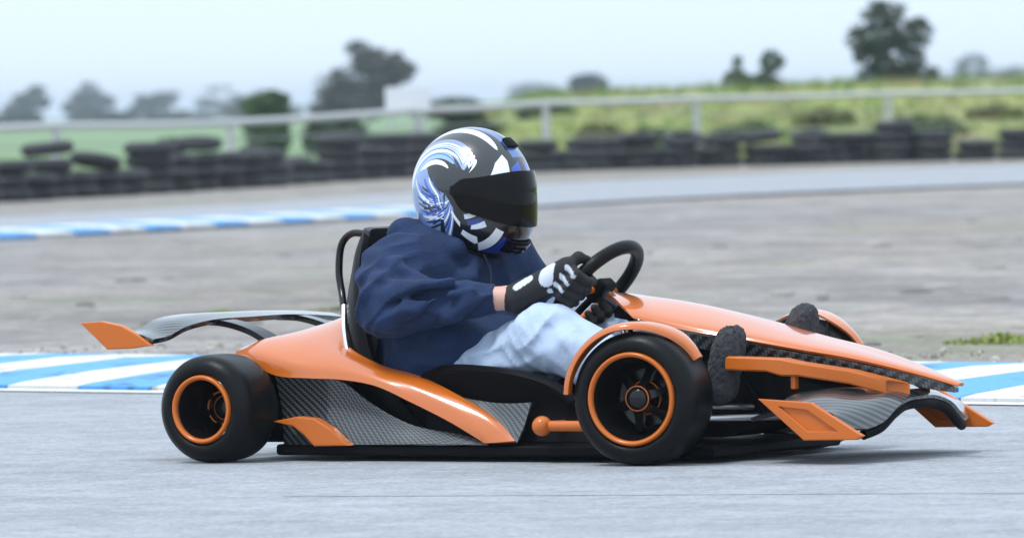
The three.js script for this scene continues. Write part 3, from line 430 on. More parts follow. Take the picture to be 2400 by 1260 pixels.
// wheels
function wheel(R, ringR, w, hubOut) {
  const lathe = (p, n = 64) => new THREE.LatheGeometry(p.map(([r, y]) => new THREE.Vector2(Math.max(r, 0.0001), y)), n).rotateX(Math.PI / 2), g = new THREE.Group(); g.name = 'wheel';
  const k = R - ringR;
  mesh('tyre', lathe([[ringR - 0.004, -0.02], [ringR + 0.003, -0.004], [ringR + k * 0.25, 0.002], [ringR + k * 0.55, -0.002], [ringR + k * 0.82, -0.012], [ringR + k * 0.95, -0.025], [R - 0.001, -0.04], [R, -0.055], [R, -w + 0.055], [R - 0.001, -w + 0.04], [ringR + k * 0.95, -w + 0.025], [ringR + k * 0.82, -w + 0.012], [ringR + k * 0.4, -w], [ringR - 0.004, -w + 0.015], [ringR - 0.006, -w / 2], [ringR - 0.004, -0.02]], 80), M.rubber, g);
  const r2 = ringR - 0.012;
  mesh('rim', lathe([[ringR - 0.003, -0.006], [r2, -0.008], [r2 - 0.006, -0.03], [r2 - 0.012, -w * 0.62], [r2 - 0.03, -w * 0.7], [0.04, -w * 0.66], [0.0, -w * 0.66]]), M.gloss, g);
  mesh('rim_ring', lathe([[r2 + 0.001, -0.012], [r2 + 0.001, -0.002], [ringR - 0.006, 0.003], [ringR - 0.001, 0.002], [ringR + 0.001, -0.006]]), M.orangeSatin, g);
  const hub = mesh('hub', lathe([[0.034, -w * 0.68], [0.030, -hubOut - 0.02], [0.026, -hubOut], [0.012, -hubOut + 0.004], [0, -hubOut + 0.004]], 36), M.gloss, g);
  mesh('hub_ring', new THREE.TorusGeometry(0.0275, 0.0022, 8, 40).translate(0, 0, -hubOut - 0.004), M.orangeSatin, hub);
  mesh('hub_collar', new THREE.TorusGeometry(0.038, 0.002, 8, 40).translate(0, 0, -w * 0.55), M.orangeSatin, hub);
  for (let i = 0; i < 6; i++) { const a = i / 6 * Math.PI * 2 + 0.3, c = Math.cos(a), s = Math.sin(a), L = r2 - 0.014, tx = -s, ty = c, sec = (r, z, h, t) => [[c * r + tx * h, s * r + ty * h, z + t], [c * r - tx * h, s * r - ty * h, z + t], [c * r - tx * h, s * r - ty * h, z - t], [c * r + tx * h, s * r + ty * h, z - t]]; mesh('spoke', loft([sec(0.026, -hubOut - 0.02, 0.010, 0.007), sec((L + 0.03) / 2, -w * 0.5, 0.007, 0.007), sec(L, -w * 0.6, 0.011, 0.007)]), M.gloss, g); }
  return g;
}
{
  const fw = wheel(0.153, 0.106, 0.15, 0.035), rw = wheel(0.127, 0.080, 0.165, 0.10);
  for (const [p, x, R, turn] of [[fw, 0.471, 0.153, 6], [rw, -0.694, 0.127, 0]]) for (const s of [1, -1]) {
    const o = s > 0 ? p : p.clone(); o.position.set(x, R, 0.45 * s); o.rotation.y = turn * Math.PI / 180 + (s < 0 ? Math.PI : 0); kart.add(o);
  }
  // mudguards over the front wheels
  const rows = []; for (let i = 0; i <= 14; i++) { const q0 = i / 14, a = lerp(33, 176, q0) * Math.PI / 180, e = ss(0, 0.25, q0) * (1 - ss(0.55, 1, q0) * 0.8), r = 0.1635 + 0.004 * Math.sin(q0 * Math.PI), w = lerp(0.025, 0.078, e), z1 = lerp(-0.07, 0.002, ss(0, 0.5, q0)), c = Math.cos(a), s = Math.sin(a), pt = (q, dr) => [c * (r + dr), s * (r + dr), z1 - w * q]; rows.push([pt(0, -0.010), pt(0.06, 0.0), pt(0.3, 0.005), pt(0.65, 0.005), pt(1, 0.0)]); }
  const fg = sheet(rows, 0.005, 60, 14);
  for (const s of [1, -1]) { const o = mesh('front_mudguard', s > 0 ? fg : mz(fg), M.orange, kart); o.position.set(0.471, 0.153, 0.45 * s); o.rotation.y = 6 * Math.PI / 180;
    mesh('stay', (s > 0 ? (g) => g : mz)(plain([rod([-0.03, 0.163, -0.08], [-0.08, 0.11, -0.17], 0.006), rod([0.06, 0.153, -0.09], [0.09, 0.09, -0.18], 0.006)])), M.black, o); }
}
// nose
{
  const rows = [
    [[0.305, 0.326, 0.143], [0.285, 0.340, 0.135], [0.225, 0.366, 0.085], [0.160, 0.379, 0]],
    [[0.439, 0.299, 0.152], [0.43, 0.312, 0.144], [0.40, 0.338, 0.085], [0.355, 0.357, 0]],
    [[0.583, 0.276, 0.142], [0.577, 0.287, 0.133], [0.555, 0.308, 0.075], [0.524, 0.322, 0]],
    [[0.724, 0.251, 0.120], [0.719, 0.260, 0.111], [0.70, 0.274, 0.06], [0.68, 0.281, 0]],
    [[0.851, 0.228, 0.091], [0.847, 0.235, 0.083], [0.838, 0.243, 0.045], [0.825, 0.246, 0]],
    [[0.985, 0.193, 0.045], [0.983, 0.198, 0.041], [0.979, 0.202, 0.022], [0.975, 0.203, 0]],
    [[1.078, 0.164, 0.013], [1.080, 0.1665, 0.011], [1.082, 0.168, 0.006], [1.084, 0.169, 0]]].map((r) => [...r, ...r.slice(0, -1).reverse().map(([x, y, z]) => [x, y, -z])]);
  const nose = mesh('nose_cone', sheet(rows, 0.007, 44, 40), M.orange, kart);
  const low = [[0.36, 0.312, 0.275, 0.138], [0.44, 0.294, 0.262, 0.144], [0.583, 0.270, 0.240, 0.136], [0.724, 0.245, 0.219, 0.114], [0.85, 0.222, 0.202, 0.086], [0.926, 0.204, 0.183, 0.062], [1.026, 0.176, 0.156, 0.026], [1.068, 0.161, 0.150, 0.011]];
  mesh('nose_underside', loft(low.map(([x, t, b, z]) => [[x, b, z * 0.97], [x, (t + b) / 2, z], [x, t, z], [x, t, -z], [x, (t + b) / 2, -z], [x, b, -z * 0.97]]), 0.9), M.carbonCoarse, nose);
  // square air ducts beside the nose
  const ductPath = [[0.60, 0.226, 0.218, 0.016, 0.020], [0.70, 0.222, 0.208, 0.016, 0.021], [0.737, 0.216, 0.203, 0.020, 0.024], [0.775, 0.211, 0.192, 0.016, 0.022], [0.872, 0.191, 0.130, 0.016, 0.023], [0.955, 0.164, 0.075, 0.016, 0.026]];
  const ring = ([x, y, z, h, w], k = 1) => { const H = h * k, B = w * k, c = 0.004; return [[x, y - H, z - B + c], [x, y - H, z + B - c], [x, y - H + c, z + B], [x, y + H - c, z + B], [x, y + H, z + B - c], [x, y + H, z - B + c], [x, y + H - c, z - B], [x, y - H + c, z - B]].map(([a, b, e]) => [a + (z - e) * 0.75 * (k < 1 || x > 0.95 ? 1 : 0), b - (z - e) * 0.2 * (k < 1 || x > 0.95 ? 1 : 0), e]); };
  const last = ductPath[5], duct = plain([loft([...ductPath.map((p) => ring(p)), ring(last, 0.84), ring([0.90, 0.182, 0.111, 0.016, 0.024], 0.8)], 0.5)]);
  for (const s of [1, -1]) {
    const o = mesh('air_duct', s > 0 ? duct : mz(duct), M.orangeSatin, kart);
    mesh('duct_bracket', rbox(0.012, 0.04, 0.02, 0.003, 0.757, 0.185, 0.197 * s), M.orangeSatin, o);
    mesh('duct_arm', rod([0.66, 0.218, 0.18 * s], [0.66, 0.2, 0.10 * s], 0.010), M.black, o);
  }
}
// front wing
{
  const le = [[0.31, 0.93, 0.092], [0.28, 0.948, 0.080], [0.24, 0.966, 0.077], [0.19, 0.980, 0.090], [0.13, 0.985, 0.120], [0.07, 0.983, 0.136], [0, 0.988, 0.140]], mid = [0.118, 0.128, 0.139, 0.147, 0.151, 0.153, 0.153], bk = [0.125, 0.140, 0.150, 0.156, 0.158, 0.156, 0.155];
  const half = le.map(([z, x, y], i) => [[0.775, bk[i], z], [0.84, bk[i] * 0.55 + mid[i] * 0.45 + 0.007, z], [0.89, mid[i], z], [lerp(0.89, x, 0.65), lerp(mid[i], y, 0.5) + 0.006, z], [x, y, z]]);
  const rows = [...half, ...half.slice(0, -1).reverse().map((r) => r.map(([x, y, z]) => [x, y, -z]))];
  const fwing = mesh('front_wing', sheet(rows, 0.008, 90, 26), M.carbon, kart);
  mesh('wing_lip', tube(rows.filter((_, i) => i > 1 && i < rows.length - 2).map((r) => [r[4][0] - 0.012, r[4][1] - 0.013, r[4][2]]), 0.012, 70, 10), M.black, fwing);
  mesh('wing_mount', rbox(0.14, 0.02, 0.12, 0.008, 0.84, 0.148, 0), M.black, fwing);
  mesh('under_wing', sheet([[[0.70, 0.10, 0.3], [0.78, 0.115, 0.3], [0.87, 0.10, 0.3]], [[0.70, 0.12, 0.15], [0.78, 0.138, 0.15], [0.88, 0.13, 0.15]], [[0.70, 0.12, -0.15], [0.78, 0.138, -0.15], [0.88, 0.13, -0.15]], [[0.70, 0.10, -0.3], [0.78, 0.115, -0.3], [0.87, 0.10, -0.3]]], 0.01, 30, 12), M.gloss, fwing);
  const out = [[0.735, 0.147], [0.865, 0.138], [0.995, 0.066], [0.982, 0.060], [0.848, 0.058]], cx = 0.865, cy = 0.102;
  const inn = [[0.780, 0.133], [0.858, 0.126], [0.938, 0.075], [0.858, 0.0735]];
  const shape = new THREE.Shape(out.map(([x, y]) => new THREE.Vector2(x, y))); shape.holes.push(new THREE.Path(inn.slice().reverse().map(([x, y]) => new THREE.Vector2(x, y))));
  const frame = new THREE.ExtrudeGeometry(shape, { depth: 0.010, bevelEnabled: true, bevelSize: 0.003, bevelThickness: 0.003, bevelSegments: 2 }).translate(0, 0, 0.312), panel = plate(inn.map(([x, y]) => [cx + (x - cx) * 1.04, cy + (y - cy) * 1.04]), 0.006, 0, 0.311);
  for (const s of [1, -1]) { const o = mesh('end_plate', s > 0 ? frame : mz(frame), M.orangeSatin, fwing); mesh('end_plate_panel', s > 0 ? panel : mz(panel), M.orangeSatin, o); }
}
// seat
{
  const half = [
    [[-0.22, 0.07, 0.205], [-0.32, 0.07, 0.215], [-0.41, 0.08, 0.17], [-0.44, 0.08, 0]],
    [[-0.335, 0.20, 0.222], [-0.375, 0.20, 0.222], [-0.445, 0.20, 0.17], [-0.475, 0.21, 0]],
    [[-0.375, 0.33, 0.222], [-0.405, 0.34, 0.212], [-0.465, 0.35, 0.15], [-0.49, 0.36, 0]],
    [[-0.395, 0.46, 0.20], [-0.42, 0.47, 0.18], [-0.455, 0.475, 0.11], [-0.47, 0.475, 0]],
    [[-0.418, 0.525, 0.140], [-0.43, 0.535, 0.122], [-0.447, 0.54, 0.08], [-0.455, 0.54, 0]]];
  const seat = mesh('seat', sheet(half.map((r) => [...r, ...r.slice(0, -1).reverse().map(([x, y, z]) => [x, y, -z])]), 0.016, 36, 40), M.seat, kart);
  mesh('seat_base', rbox(0.42, 0.03, 0.38, 0.012, -0.22, 0.065, 0), M.seat, seat);
  mesh('seat_hoop', tube([[-0.435, 0.528, 0.12], [-0.48, 0.528, 0.11], [-0.510, 0.505, 0.105], [-0.517, 0.44, 0.11], [-0.497, 0.385, 0.13], [-0.47, 0.34, 0.165]], 0.009, 40, 10), M.gloss, seat);
  mesh('seat_stay', tube([[-0.47, 0.36, 0.165], [-0.452, 0.31, 0.195], [-0.425, 0.25, 0.222], [-0.405, 0.215, 0.232]], 0.007, 24, 8), M.chrome, seat);
}
// steering
const WA = 47 * Math.PI / 180, SC = V(0.127, 0.399, 0), UW = V(Math.cos(WA), Math.sin(WA), 0), NW = V(-Math.sin(WA), Math.cos(WA), 0), SR = 0.122;
{
  const sg = group('steering_wheel', kart);
  const P = (a, r = SR, n = 0) => { const p = SC.clone().addScaledVector(UW, r * Math.sin(a)).addScaledVector(NW, n); p.z += r * Math.cos(a); return [p.x, p.y, p.z]; };
  const arc = (a0, a1, n) => Array.from({ length: n + 1 }, (_, i) => P(lerp(a0, a1, i / n) * Math.PI / 180));
  mesh('rim', tube(arc(-30, 210, 24), 0.0165, 80, 14), M.rubber, sg);
  mesh('lower_rim', tube(arc(206, 334, 14), 0.0125, 40, 12), M.orangeSatin, sg);
  mesh('hub', rbox(0.06, 0.06, 0.03, 0.008).rotateY(Math.PI / 2).rotateZ(WA - Math.PI / 2 + 0).translate(SC.x + 0.01, SC.y - 0.012, 0), M.black, sg);
  for (const a of [-12, 192, 270]) mesh('spoke', rod(P(a * Math.PI / 180, 0.115), P(a * Math.PI / 180, 0.02, -0.01), 0.009, 8), a === 270 ? M.black : M.orangeSatin, sg);
  mesh('steering_column', rod([0.13, 0.39, 0], [0.36, 0.25, 0], 0.013, 12), M.steel, kart);
  const d = mesh('dash_bracket', loft([[0.20, 0.352, 0.355 - 0.03, 0.05], [0.24, 0.372, 0.32, 0.062], [0.30, 0.345, 0.285, 0.075], [0.345, 0.325, 0.25, 0.085]].map(([x, t, b, z]) => [[x, b, z], [x, t - 0.01, z], [x, t, z * 0.7], [x, t, -z * 0.7], [x, t - 0.01, -z], [x, b, -z]])), M.black, kart);
  for (const [x, y] of [[0.262, 0.338], [0.272, 0.322]]) mesh('screw', new THREE.SphereGeometry(0.0035, 10, 8).translate(x, y, 0.071), M.chrome, d);
  mesh('pedal_rod', rod([0.22, 0.30, 0.05], [0.30, 0.22, 0.12], 0.006, 8), M.chrome, kart);
  for (const s of [1, -1]) mesh('pedal', rod([0.60, 0.20, 0.17 * s], [0.64, 0.09, 0.11 * s], 0.007, 8), M.black, kart);
}

// ---------------------------------------------------------------- the driver
{
  const me = tag(group('person'), 'person in navy hoodie, pale jeans and full face helmet driving the kart', 'person');
  const P = SC.clone().add(V(0, 0, SR)), T = UW, N = NW, add = (p, t, n, o, s = 1) => { const q = p.clone().addScaledVector(T, t).addScaledVector(N, n); q.z += o * s; return q.toArray(); };
  const mirror = (a) => [a[0], a[1], -a[2]];
  const wristN = [P.x - 0.118, P.y - 0.022, P.z + 0.045], wristF = [SC.x - 0.145, SC.y - 0.075, -0.125];
  const shN = [-0.315, 0.455, 0.165], shF = [-0.215, 0.455, -0.165], elN = [-0.285, 0.362, 0.275], elF = [-0.13, 0.30, -0.25];
  const hipN = [-0.25, 0.135, 0.095], hipF = [-0.25, 0.135, -0.095], knN = [0.085, 0.285, 0.165], knF = [-0.005, 0.312, -0.13], anN = [0.46, 0.135, 0.185], anF = [0.46, 0.14, -0.185];
  // body: one continuous figure under the clothes
  const bones = [[[-0.30, 0.16, 0], [-0.29, 0.40, 0], 0.10, 0.105], [[-0.27, 0.43, 0.09], [-0.25, 0.43, -0.09], 0.07, 0.07], [[-0.26, 0.45, 0], [-0.21, 0.60, 0], 0.05, 0.05], [[-0.20, 0.60, 0], [-0.20, 0.67, 0], 0.07, 0.075],
    [shN, elN, 0.046, 0.040], [elN, wristN, 0.038, 0.0275], [wristN, [P.x - 0.05, P.y, P.z + 0.03], 0.019, 0.017], [shF, elF, 0.046, 0.040], [elF, wristF, 0.038, 0.0275], [wristF, [SC.x - 0.10, SC.y - 0.055, -0.12], 0.019, 0.017],
    [hipN, knN, 0.072, 0.05], [knN, anN, 0.048, 0.032], [hipF, knF, 0.072, 0.05], [knF, anF, 0.048, 0.032], [anN, [0.555, 0.20, 0.19], 0.028, 0.022], [anF, [0.545, 0.22, -0.19], 0.028, 0.022]].map((b) => cap(...b));
  const bodyF = (x, y, z) => bones.reduce((a, b) => smin(a, b(x, y, z), 0.03), 1);
  mesh('body', surfNet(bodyF, [-0.45, 0.03, -0.34], [0.62, 0.78, 0.36], 0.011), phys(lin(0.62, 0.36, 0.28), { roughness: 0.55, sheen: 0.2 }), me);
  // hoodie
  const dirN = V(...wristN).sub(V(...elN)).normalize(), dirF = V(...wristF).sub(V(...elF)).normalize();
  const cuffN = V(...wristN).addScaledVector(dirN, -0.052), cuffF = V(...wristF).addScaledVector(dirF, -0.03);
  const torso = [cap([-0.285, 0.18, 0.075], [-0.30, 0.40, 0.09], 0.130, 0.105), cap([-0.28, 0.19, -0.06], [-0.255, 0.40, -0.09], 0.125, 0.105), ell([-0.195, 0.245, 0.03], [0.135, 0.110, 0.170]), cap([-0.29, 0.45, 0.15], [-0.215, 0.45, -0.15], 0.057, 0.057), cap([-0.27, 0.46, 0], [-0.24, 0.535, 0], 0.105, 0.075)];
  const hood = [cap([-0.355, 0.520, 0.07], [-0.345, 0.520, -0.09], 0.040, 0.040), cap([-0.355, 0.520, 0.07], [-0.20, 0.490, 0.098], 0.040, 0.026), cap([-0.345, 0.520, -0.09], [-0.17, 0.485, -0.10], 0.040, 0.026), cap([-0.385, 0.495, 0.04], [-0.38, 0.495, -0.06], 0.034, 0.034)];
  const cuffEndN = cap(cuffN.clone().addScaledVector(dirN, -0.05).toArray(), cuffN.clone().addScaledVector(dirN, 0.03).toArray(), 0.037, 0.034);
  const armN1 = cap(shN, elN, 0.067, 0.056), armN2 = cap(elN, cuffN.clone().addScaledVector(dirN, -0.045).toArray(), 0.056, 0.040), armF1 = cap(shF, elF, 0.070, 0.060), armF2 = cap(elF, cuffF.toArray(), 0.060, 0.038);
  const foldDir = [V(0.82, 0.55, -0.1).normalize(), V(-0.55, 0.82, 0.1).normalize()];
  const ridge = (x, y, z, fl, fs, s) => { const a = x * foldDir[s].x + y * foldDir[s].y + z * foldDir[s].z, b = -x * foldDir[s].y + y * foldDir[s].x, w = noise.noise(x * 5 + 3, y * 5, z * 5) * 0.9; return 1 - Math.abs(noise.noise(a * fl + 11 * s, b * fs + w, z * fs * 0.6)) * 2.2; };
  const creases = [[[-0.30, 0.39, 0.335], [-0.20, 0.398, 0.318], [-0.11, 0.415, 0.27]], [[-0.255, 0.316, 0.322], [-0.19, 0.362, 0.325], [-0.10, 0.388, 0.283], [-0.06, 0.396, 0.25]], [[-0.115, 0.335, 0.27], [-0.07, 0.366, 0.255], [-0.03, 0.385, 0.225]], [[-0.36, 0.47, 0.222], [-0.27, 0.452, 0.255], [-0.18, 0.42, 0.27]], [[-0.36, 0.43, 0.25], [-0.30, 0.425, 0.30], [-0.22, 0.41, 0.315]]].flatMap((c) => c.slice(1).map((b, i) => cap(c[i], b, 0.011 - i * 0.001, 0.009 - i * 0.001)));
  const bodyCreases = [[[-0.33, 0.226, 0.185], [-0.285, 0.277, 0.19], [-0.22, 0.30, 0.18]], [[-0.235, 0.235, 0.185], [-0.175, 0.265, 0.18], [-0.115, 0.285, 0.15]], [[-0.20, 0.21, 0.175], [-0.14, 0.235, 0.16], [-0.10, 0.26, 0.12]], [[-0.20, 0.36, 0.14], [-0.16, 0.42, 0.10], [-0.17, 0.46, 0.06]]].flatMap((c) => c.slice(1).map((b, i) => cap(c[i], b, 0.012, 0.009)));
  const hoodieF = (x, y, z) => {
    let t = torso.reduce((a, f) => smin(a, f(x, y, z), 0.06), 1); const h = hood.reduce((a, f) => smin(a, f(x, y, z), 0.02), 1);
    let a = smin(armN1(x, y, z), armN2(x, y, z), 0.05), af = smin(armF1(x, y, z), armF2(x, y, z), 0.04);
    const alongN = (x - cuffN.x) * dirN.x + (y - cuffN.y) * dirN.y + (z - cuffN.z) * dirN.z;
    const fa = ridge(x, y, z, 4, 16, 0), fb = ridge(x, y, z, 5, 13, 1), armFade = ss(0.0, -0.10, alongN);
    for (const f of creases) a = smin(a, f(x, y, z), 0.022); for (const f of bodyCreases) t = smin(t, f(x, y, z), 0.026); a -= (0.012 * Math.max(-0.5, fa) + 0.005 * fb) * armFade - 0.003; t -= 0.009 * Math.max(-0.5, fb) * ss(0.52, 0.44, y) - 0.003;
    a = smin(a, cuffEndN(x, y, z), 0.012); a = Math.max(a, alongN);
    const alongF = (x - cuffF.x) * dirF.x + (y - cuffF.y) * dirF.y + (z - cuffF.z) * dirF.z; af = Math.max(af - 0.006 * fb, alongF);
    t = smin(t, h, 0.022); let r = smin(smin(t, a, 0.028), af, 0.03);
    const hem = y - 0.155 + (x + 0.2) * 0.15; return Math.max(r, -hem * 0.8 - 0.0);
  };
  const hoodie = mesh('hoodie', surfNet(hoodieF, [-0.48, 0.10, -0.36], [0.10, 0.60, 0.40], 0.0075), phys(lin(0.015, 0.038, 0.112), { roughness: 0.95, map: clothMap, bumpMap: clothBump, bumpScale: 0.0008, sheen: 0.5, sheenRoughness: 0.6, sheenColor: lin(0.06, 0.13, 0.30) }), me);
  mesh('hood_cord', plain([tube([[-0.155, 0.475, 0.045], [-0.135, 0.44, 0.05], [-0.13, 0.40, 0.055]], 0.003, 12, 6)]), std(lin(0.02, 0.025, 0.05)), hoodie);
  // jeans
  const legs = [cap(hipN, knN, 0.080, 0.066), cap(knN, anN, 0.066, 0.050), cap(hipF, knF, 0.092, 0.066), cap(knF, anF, 0.064, 0.050), cap([-0.27, 0.15, 0.07], [-0.27, 0.15, -0.07], 0.105, 0.105)];
  const jeansF = (x, y, z) => { let r = legs.reduce((a, f) => smin(a, f(x, y, z), 0.03), 1); const w = noise.noise(x * 6, y * 6, z * 6), f = 1 - Math.abs(noise.noise((x * 0.55 - y * 0.8) * 15 + w, (x * 0.8 + y * 0.55) * 5, z * 9)) * 2.2; const f2 = 1 - Math.abs(noise.noise((x * 0.75 + y * 0.65) * 26 + 5, (x * 0.65 - y * 0.75) * 7, z * 12 + w)) * 2.4; r -= 0.0045 * Math.max(-0.4, f2) + 0.0105 * Math.max(-0.5, f) + 0.003 * noise.noise(x * 30, y * 30, z * 22) - 0.002; return Math.max(r, x - 0.47); };
  mesh('jeans', surfNet(jeansF, [-0.40, 0.03, -0.28], [0.50, 0.40, 0.29], 0.0085, (x, y, z) => { const n = 0.5 + 0.5 * noise.noise(x * 14, y * 14, z * 14), m = noise.noise(x * 60, y * 60, z * 60); const v = 0.86 + 0.2 * n + 0.06 * m; return [v * 0.94, v * 0.97, v]; }), std(lin(0.50, 0.59, 0.74), { vertexColors: true, roughness: 0.95, bumpMap: clothBump, bumpScale: 0.0006 }), me);
  // shoes
  for (const [c, s] of [[[0.578, 0.225, 0.195], 1], [[0.557, 0.262, -0.19], -1]]) {
    const [x0, y0, z0] = c, f = (x, y, z) => { const yy = y - y0, xx = x - x0 - yy * 0.22, zz = z - z0; const toe = ss(-0.1, 0.09, yy); const ex = 2.7; let r = Math.pow(Math.abs(xx / 0.034) ** ex + Math.abs(yy / 0.086) ** ex + Math.abs(zz / lerp(0.040, 0.052, toe)) ** ex, 1 / ex); r = (r - 1) * 0.034; r = smin(r, cap([x0 - 0.075, y0 - 0.072, z0], [x0 - 0.01, y0 - 0.055, z0], 0.036, 0.033)(x, y, z), 0.02); return r - 0.0016 * noise.noise(x * 220, y * 220, z * 220) - 0.0012 * noise.noise(x * 90, y * 90, z * 90); };
    mesh('shoe', surfNet(f, [x0 - 0.13, y0 - 0.12, z0 - 0.065], [x0 + 0.07, y0 + 0.11, z0 + 0.065], 0.0045, (x, y, z) => { const v = 0.8 + 0.5 * noise.noise(x * 120, y * 120, z * 120) + 0.4 * noise.noise(x * 50, y * 50, z * 50); return [v, v, v * 1.03]; }), std(lin(0.055, 0.055, 0.06), { vertexColors: true, roughness: 1 }), me);
  }
  // gloves
  const makeGlove = (s, wr, psi) => {
    const cp = Math.cos(psi), sp = Math.sin(psi), gO = V(UW.x * sp, UW.y * sp, s * cp), T = V(UW.x * cp, UW.y * cp, -s * sp), G = SC.clone().addScaledVector(gO, SR);
    const A = (t, n, o) => G.clone().addScaledVector(T, t).addScaledVector(N, n).addScaledVector(gO, o).toArray();
    const kc = A(0, 0.030, 0.024), wrist = wr, near = (a, b, t) => [lerp(a[0], b[0], t), lerp(a[1], b[1], t), lerp(a[2], b[2], t)], off = (p, t) => [p[0] + T.x * t, p[1] + T.y * t, p[2] + T.z * t];
    const palm = [cap(near(wrist, kc, 0.12), off(kc, 0.028), 0.030, 0.0235), cap(near(wrist, kc, 0.12), off(kc, -0.026), 0.030, 0.0215), cap(near(wrist, kc, 0.3), kc, 0.031, 0.025)];
    const strap = cap(near(wrist, kc, -0.06), near(wrist, kc, 0.25), 0.0355, 0.031), fingers = [], lines = [];
    for (const [t, r, l] of [[0.036, 0.0118, 1], [0.0125, 0.0122, 1.06], [-0.011, 0.0118, 1.0], [-0.033, 0.0102, 0.86]]) {
      const b = A(t * 0.95, 0.030, 0.026), p1 = A(t, -0.004, 0.033 * l), p2 = A(t, -0.030, 0.012), p3 = A(t * 0.96, -0.027, -0.017 * l), p4 = A(t * 0.92, -0.004, -0.030 * l);
      fingers.push([cap(b, p1, r * 1.1, r), cap(p1, p2, r, r * 0.95), cap(p2, p3, r * 0.95, r * 0.88), cap(p3, p4, r * 0.88, r * 0.8)]); lines.push([A(t - 0.002, 0.022, 0.0435), A(t - 0.006, -0.006, 0.045)]);
    }
    const th0 = near(wrist, kc, 0.55), thumb = [cap(off(th0, 0.012), A(0.058, 0.030, 0.004), 0.016, 0.013), cap(A(0.058, 0.030, 0.004), A(0.060, 0.020, -0.022), 0.013, 0.0105)];
    const f = (x, y, z) => { let r = palm.reduce((a, q) => smin(a, q(x, y, z), 0.012), 1); r = smin(r, strap(x, y, z), 0.006); for (const fg of fingers) { const d = fg.reduce((a, q) => smin(a, q(x, y, z), 0.005), 1); r = smin(r, d, 0.0035); } const d = thumb.reduce((a, q) => smin(a, q(x, y, z), 0.008), 1); return smin(r, d, 0.008); };
    const pads = [...lines.map(([a, b]) => [cap(a, b, 0, 0), 0.0062]), [cap(A(0.036, 0.080, 0.054), A(-0.020, 0.038, 0.052), 0, 0), 0.0175], [cap(near(wrist, off(kc, 0.02), 0.12).map((v, i) => v + (i === 2 ? 0.026 * s : i === 1 ? 0.016 : 0)), near(wrist, off(kc, 0.03), 0.34).map((v, i) => v + (i === 2 ? 0.022 * s : i === 1 ? 0.018 : 0)), 0, 0), 0.010]];
    const lo = [SC.x - 0.22, SC.y - 0.20, s > 0 ? 0.04 : -0.22], hi = [SC.x + 0.10, SC.y + 0.13, s > 0 ? 0.23 : 0.0];
    return surfNet(f, lo, hi, 0.0032, (x, y, z, g) => pads.some(([q, r]) => q(x, y, z) < r) ? [0.62, 0.66, 0.74] : [0.014, 0.014, 0.015]);
  };
  const gm = std(lin(1, 1, 1), { vertexColors: true, roughness: 0.8, bumpMap: clothBump, bumpScale: 0.0004 });
  mesh('glove', makeGlove(1, wristN, 0.06), gm, me); mesh('glove', makeGlove(-1, wristF, -0.75), gm, me);
  // helmet: built about the axis through the ears
  const head = group('helmet', me, V(-0.208, 0.628, 0)); head.rotation.z = -0.17; head.rotation.y = 0.0; head.userData.label = 'glossy black, silver and blue full face helmet with dark visor';
  const shellF = (x, y, z) => { let a = Math.hypot(x / (x < 0 ? 0.152 : 0.148), y / 0.146, z / 0.122) - 1; const b = Math.hypot((x - 0.062) / 0.094, (y + 0.080) / 0.066, z / 0.094) - 1, c = Math.hypot((x - 0.02) / 0.135, (y + 0.05) / 0.098, z / 0.112) - 1; return smin(smin(a, b, 0.25), c, 0.2); };
  const radial = (dx, dy, dz) => { let a = 0.02, b = 0.3; for (let i = 0; i < 26; i++) { const m = (a + b) / 2; shellF(dx * m, dy * m, dz * m) < 0 ? a = m : b = m; } return a; };
  const dirOf = (al, be) => [Math.cos(be) * Math.cos(al), Math.cos(be) * Math.sin(al), Math.sin(be)];
  const cut = (p) => { const lim = -0.128 - 0.10 * p.x; if (p.y < lim) p.y = lim + (p.y - lim) * 0.02; return p; };
  const W2 = 2048, H2 = 1024, cv = document.createElement('canvas'); cv.width = W2; cv.height = H2; const c2 = cv.getContext('2d');
  const X = (al) => (al + 90) / 360 * W2, Y = (be) => be / 90 * H2;   // angle round the ear axis (0 front, 90 crown, 180 back), angle towards the ear
  const path = (pts) => { c2.beginPath(); pts.forEach(([a, b], i) => (i ? c2.lineTo(X(a), Y(b)) : c2.moveTo(X(a), Y(b)))); };
  const poly = (pts, f) => { path(pts); c2.closePath(); c2.fillStyle = f; c2.fill(); };
  const swoosh = (pts, w0, w1, f) => { const c = new THREE.CatmullRomCurve3(pts.map(([a, b]) => V(a, b, 0))), L = [], R = []; for (let i = 0; i <= 40; i++) { const t = i / 40, p = c.getPoint(t), tg = c.getTangent(t), w = lerp(w0, w1, t) * Math.sin(Math.PI * Math.min(1, 0.06 + t * 0.94)) ** 0.5, n = [-tg.y * 1.6, tg.x]; L.push([p.x + n[0] * w, p.y + n[1] * w]); R.unshift([p.x - n[0] * w, p.y - n[1] * w]); } poly([...L, ...R], f); };
  c2.fillStyle = '#17191d'; c2.fillRect(0, 0, W2, H2);
  poly([[40, 0], [262, 0], [262, 9], [40, 9]], '#4a6fb4'); poly([[60, 0], [250, 0], [250, 3], [60, 3]], '#20304f');
  swoosh([[225, 16], [170, 14], [120, 15], [80, 17], [52, 20]], 3.0, 5.5, '#e8eef8');
  poly([[46, 19], [38, 17], [20, 20], [16, 34], [26, 40], [40, 30]], '#eef2fa'); poly([[36, 4], [16, 4], [14, 17], [30, 16]], '#2452b8'); poly([[24, 8], [15, 8], [15, 11], [24, 11]], '#e4ebf7');
  swoosh([[245, 30], [200, 26], [150, 30], [110, 40], [78, 50], [56, 60]], 5, 9, '#9fb2d6'); swoosh([[240, 36], [195, 34], [150, 40], [112, 50], [84, 60]], 3, 6, '#8fb0e6');
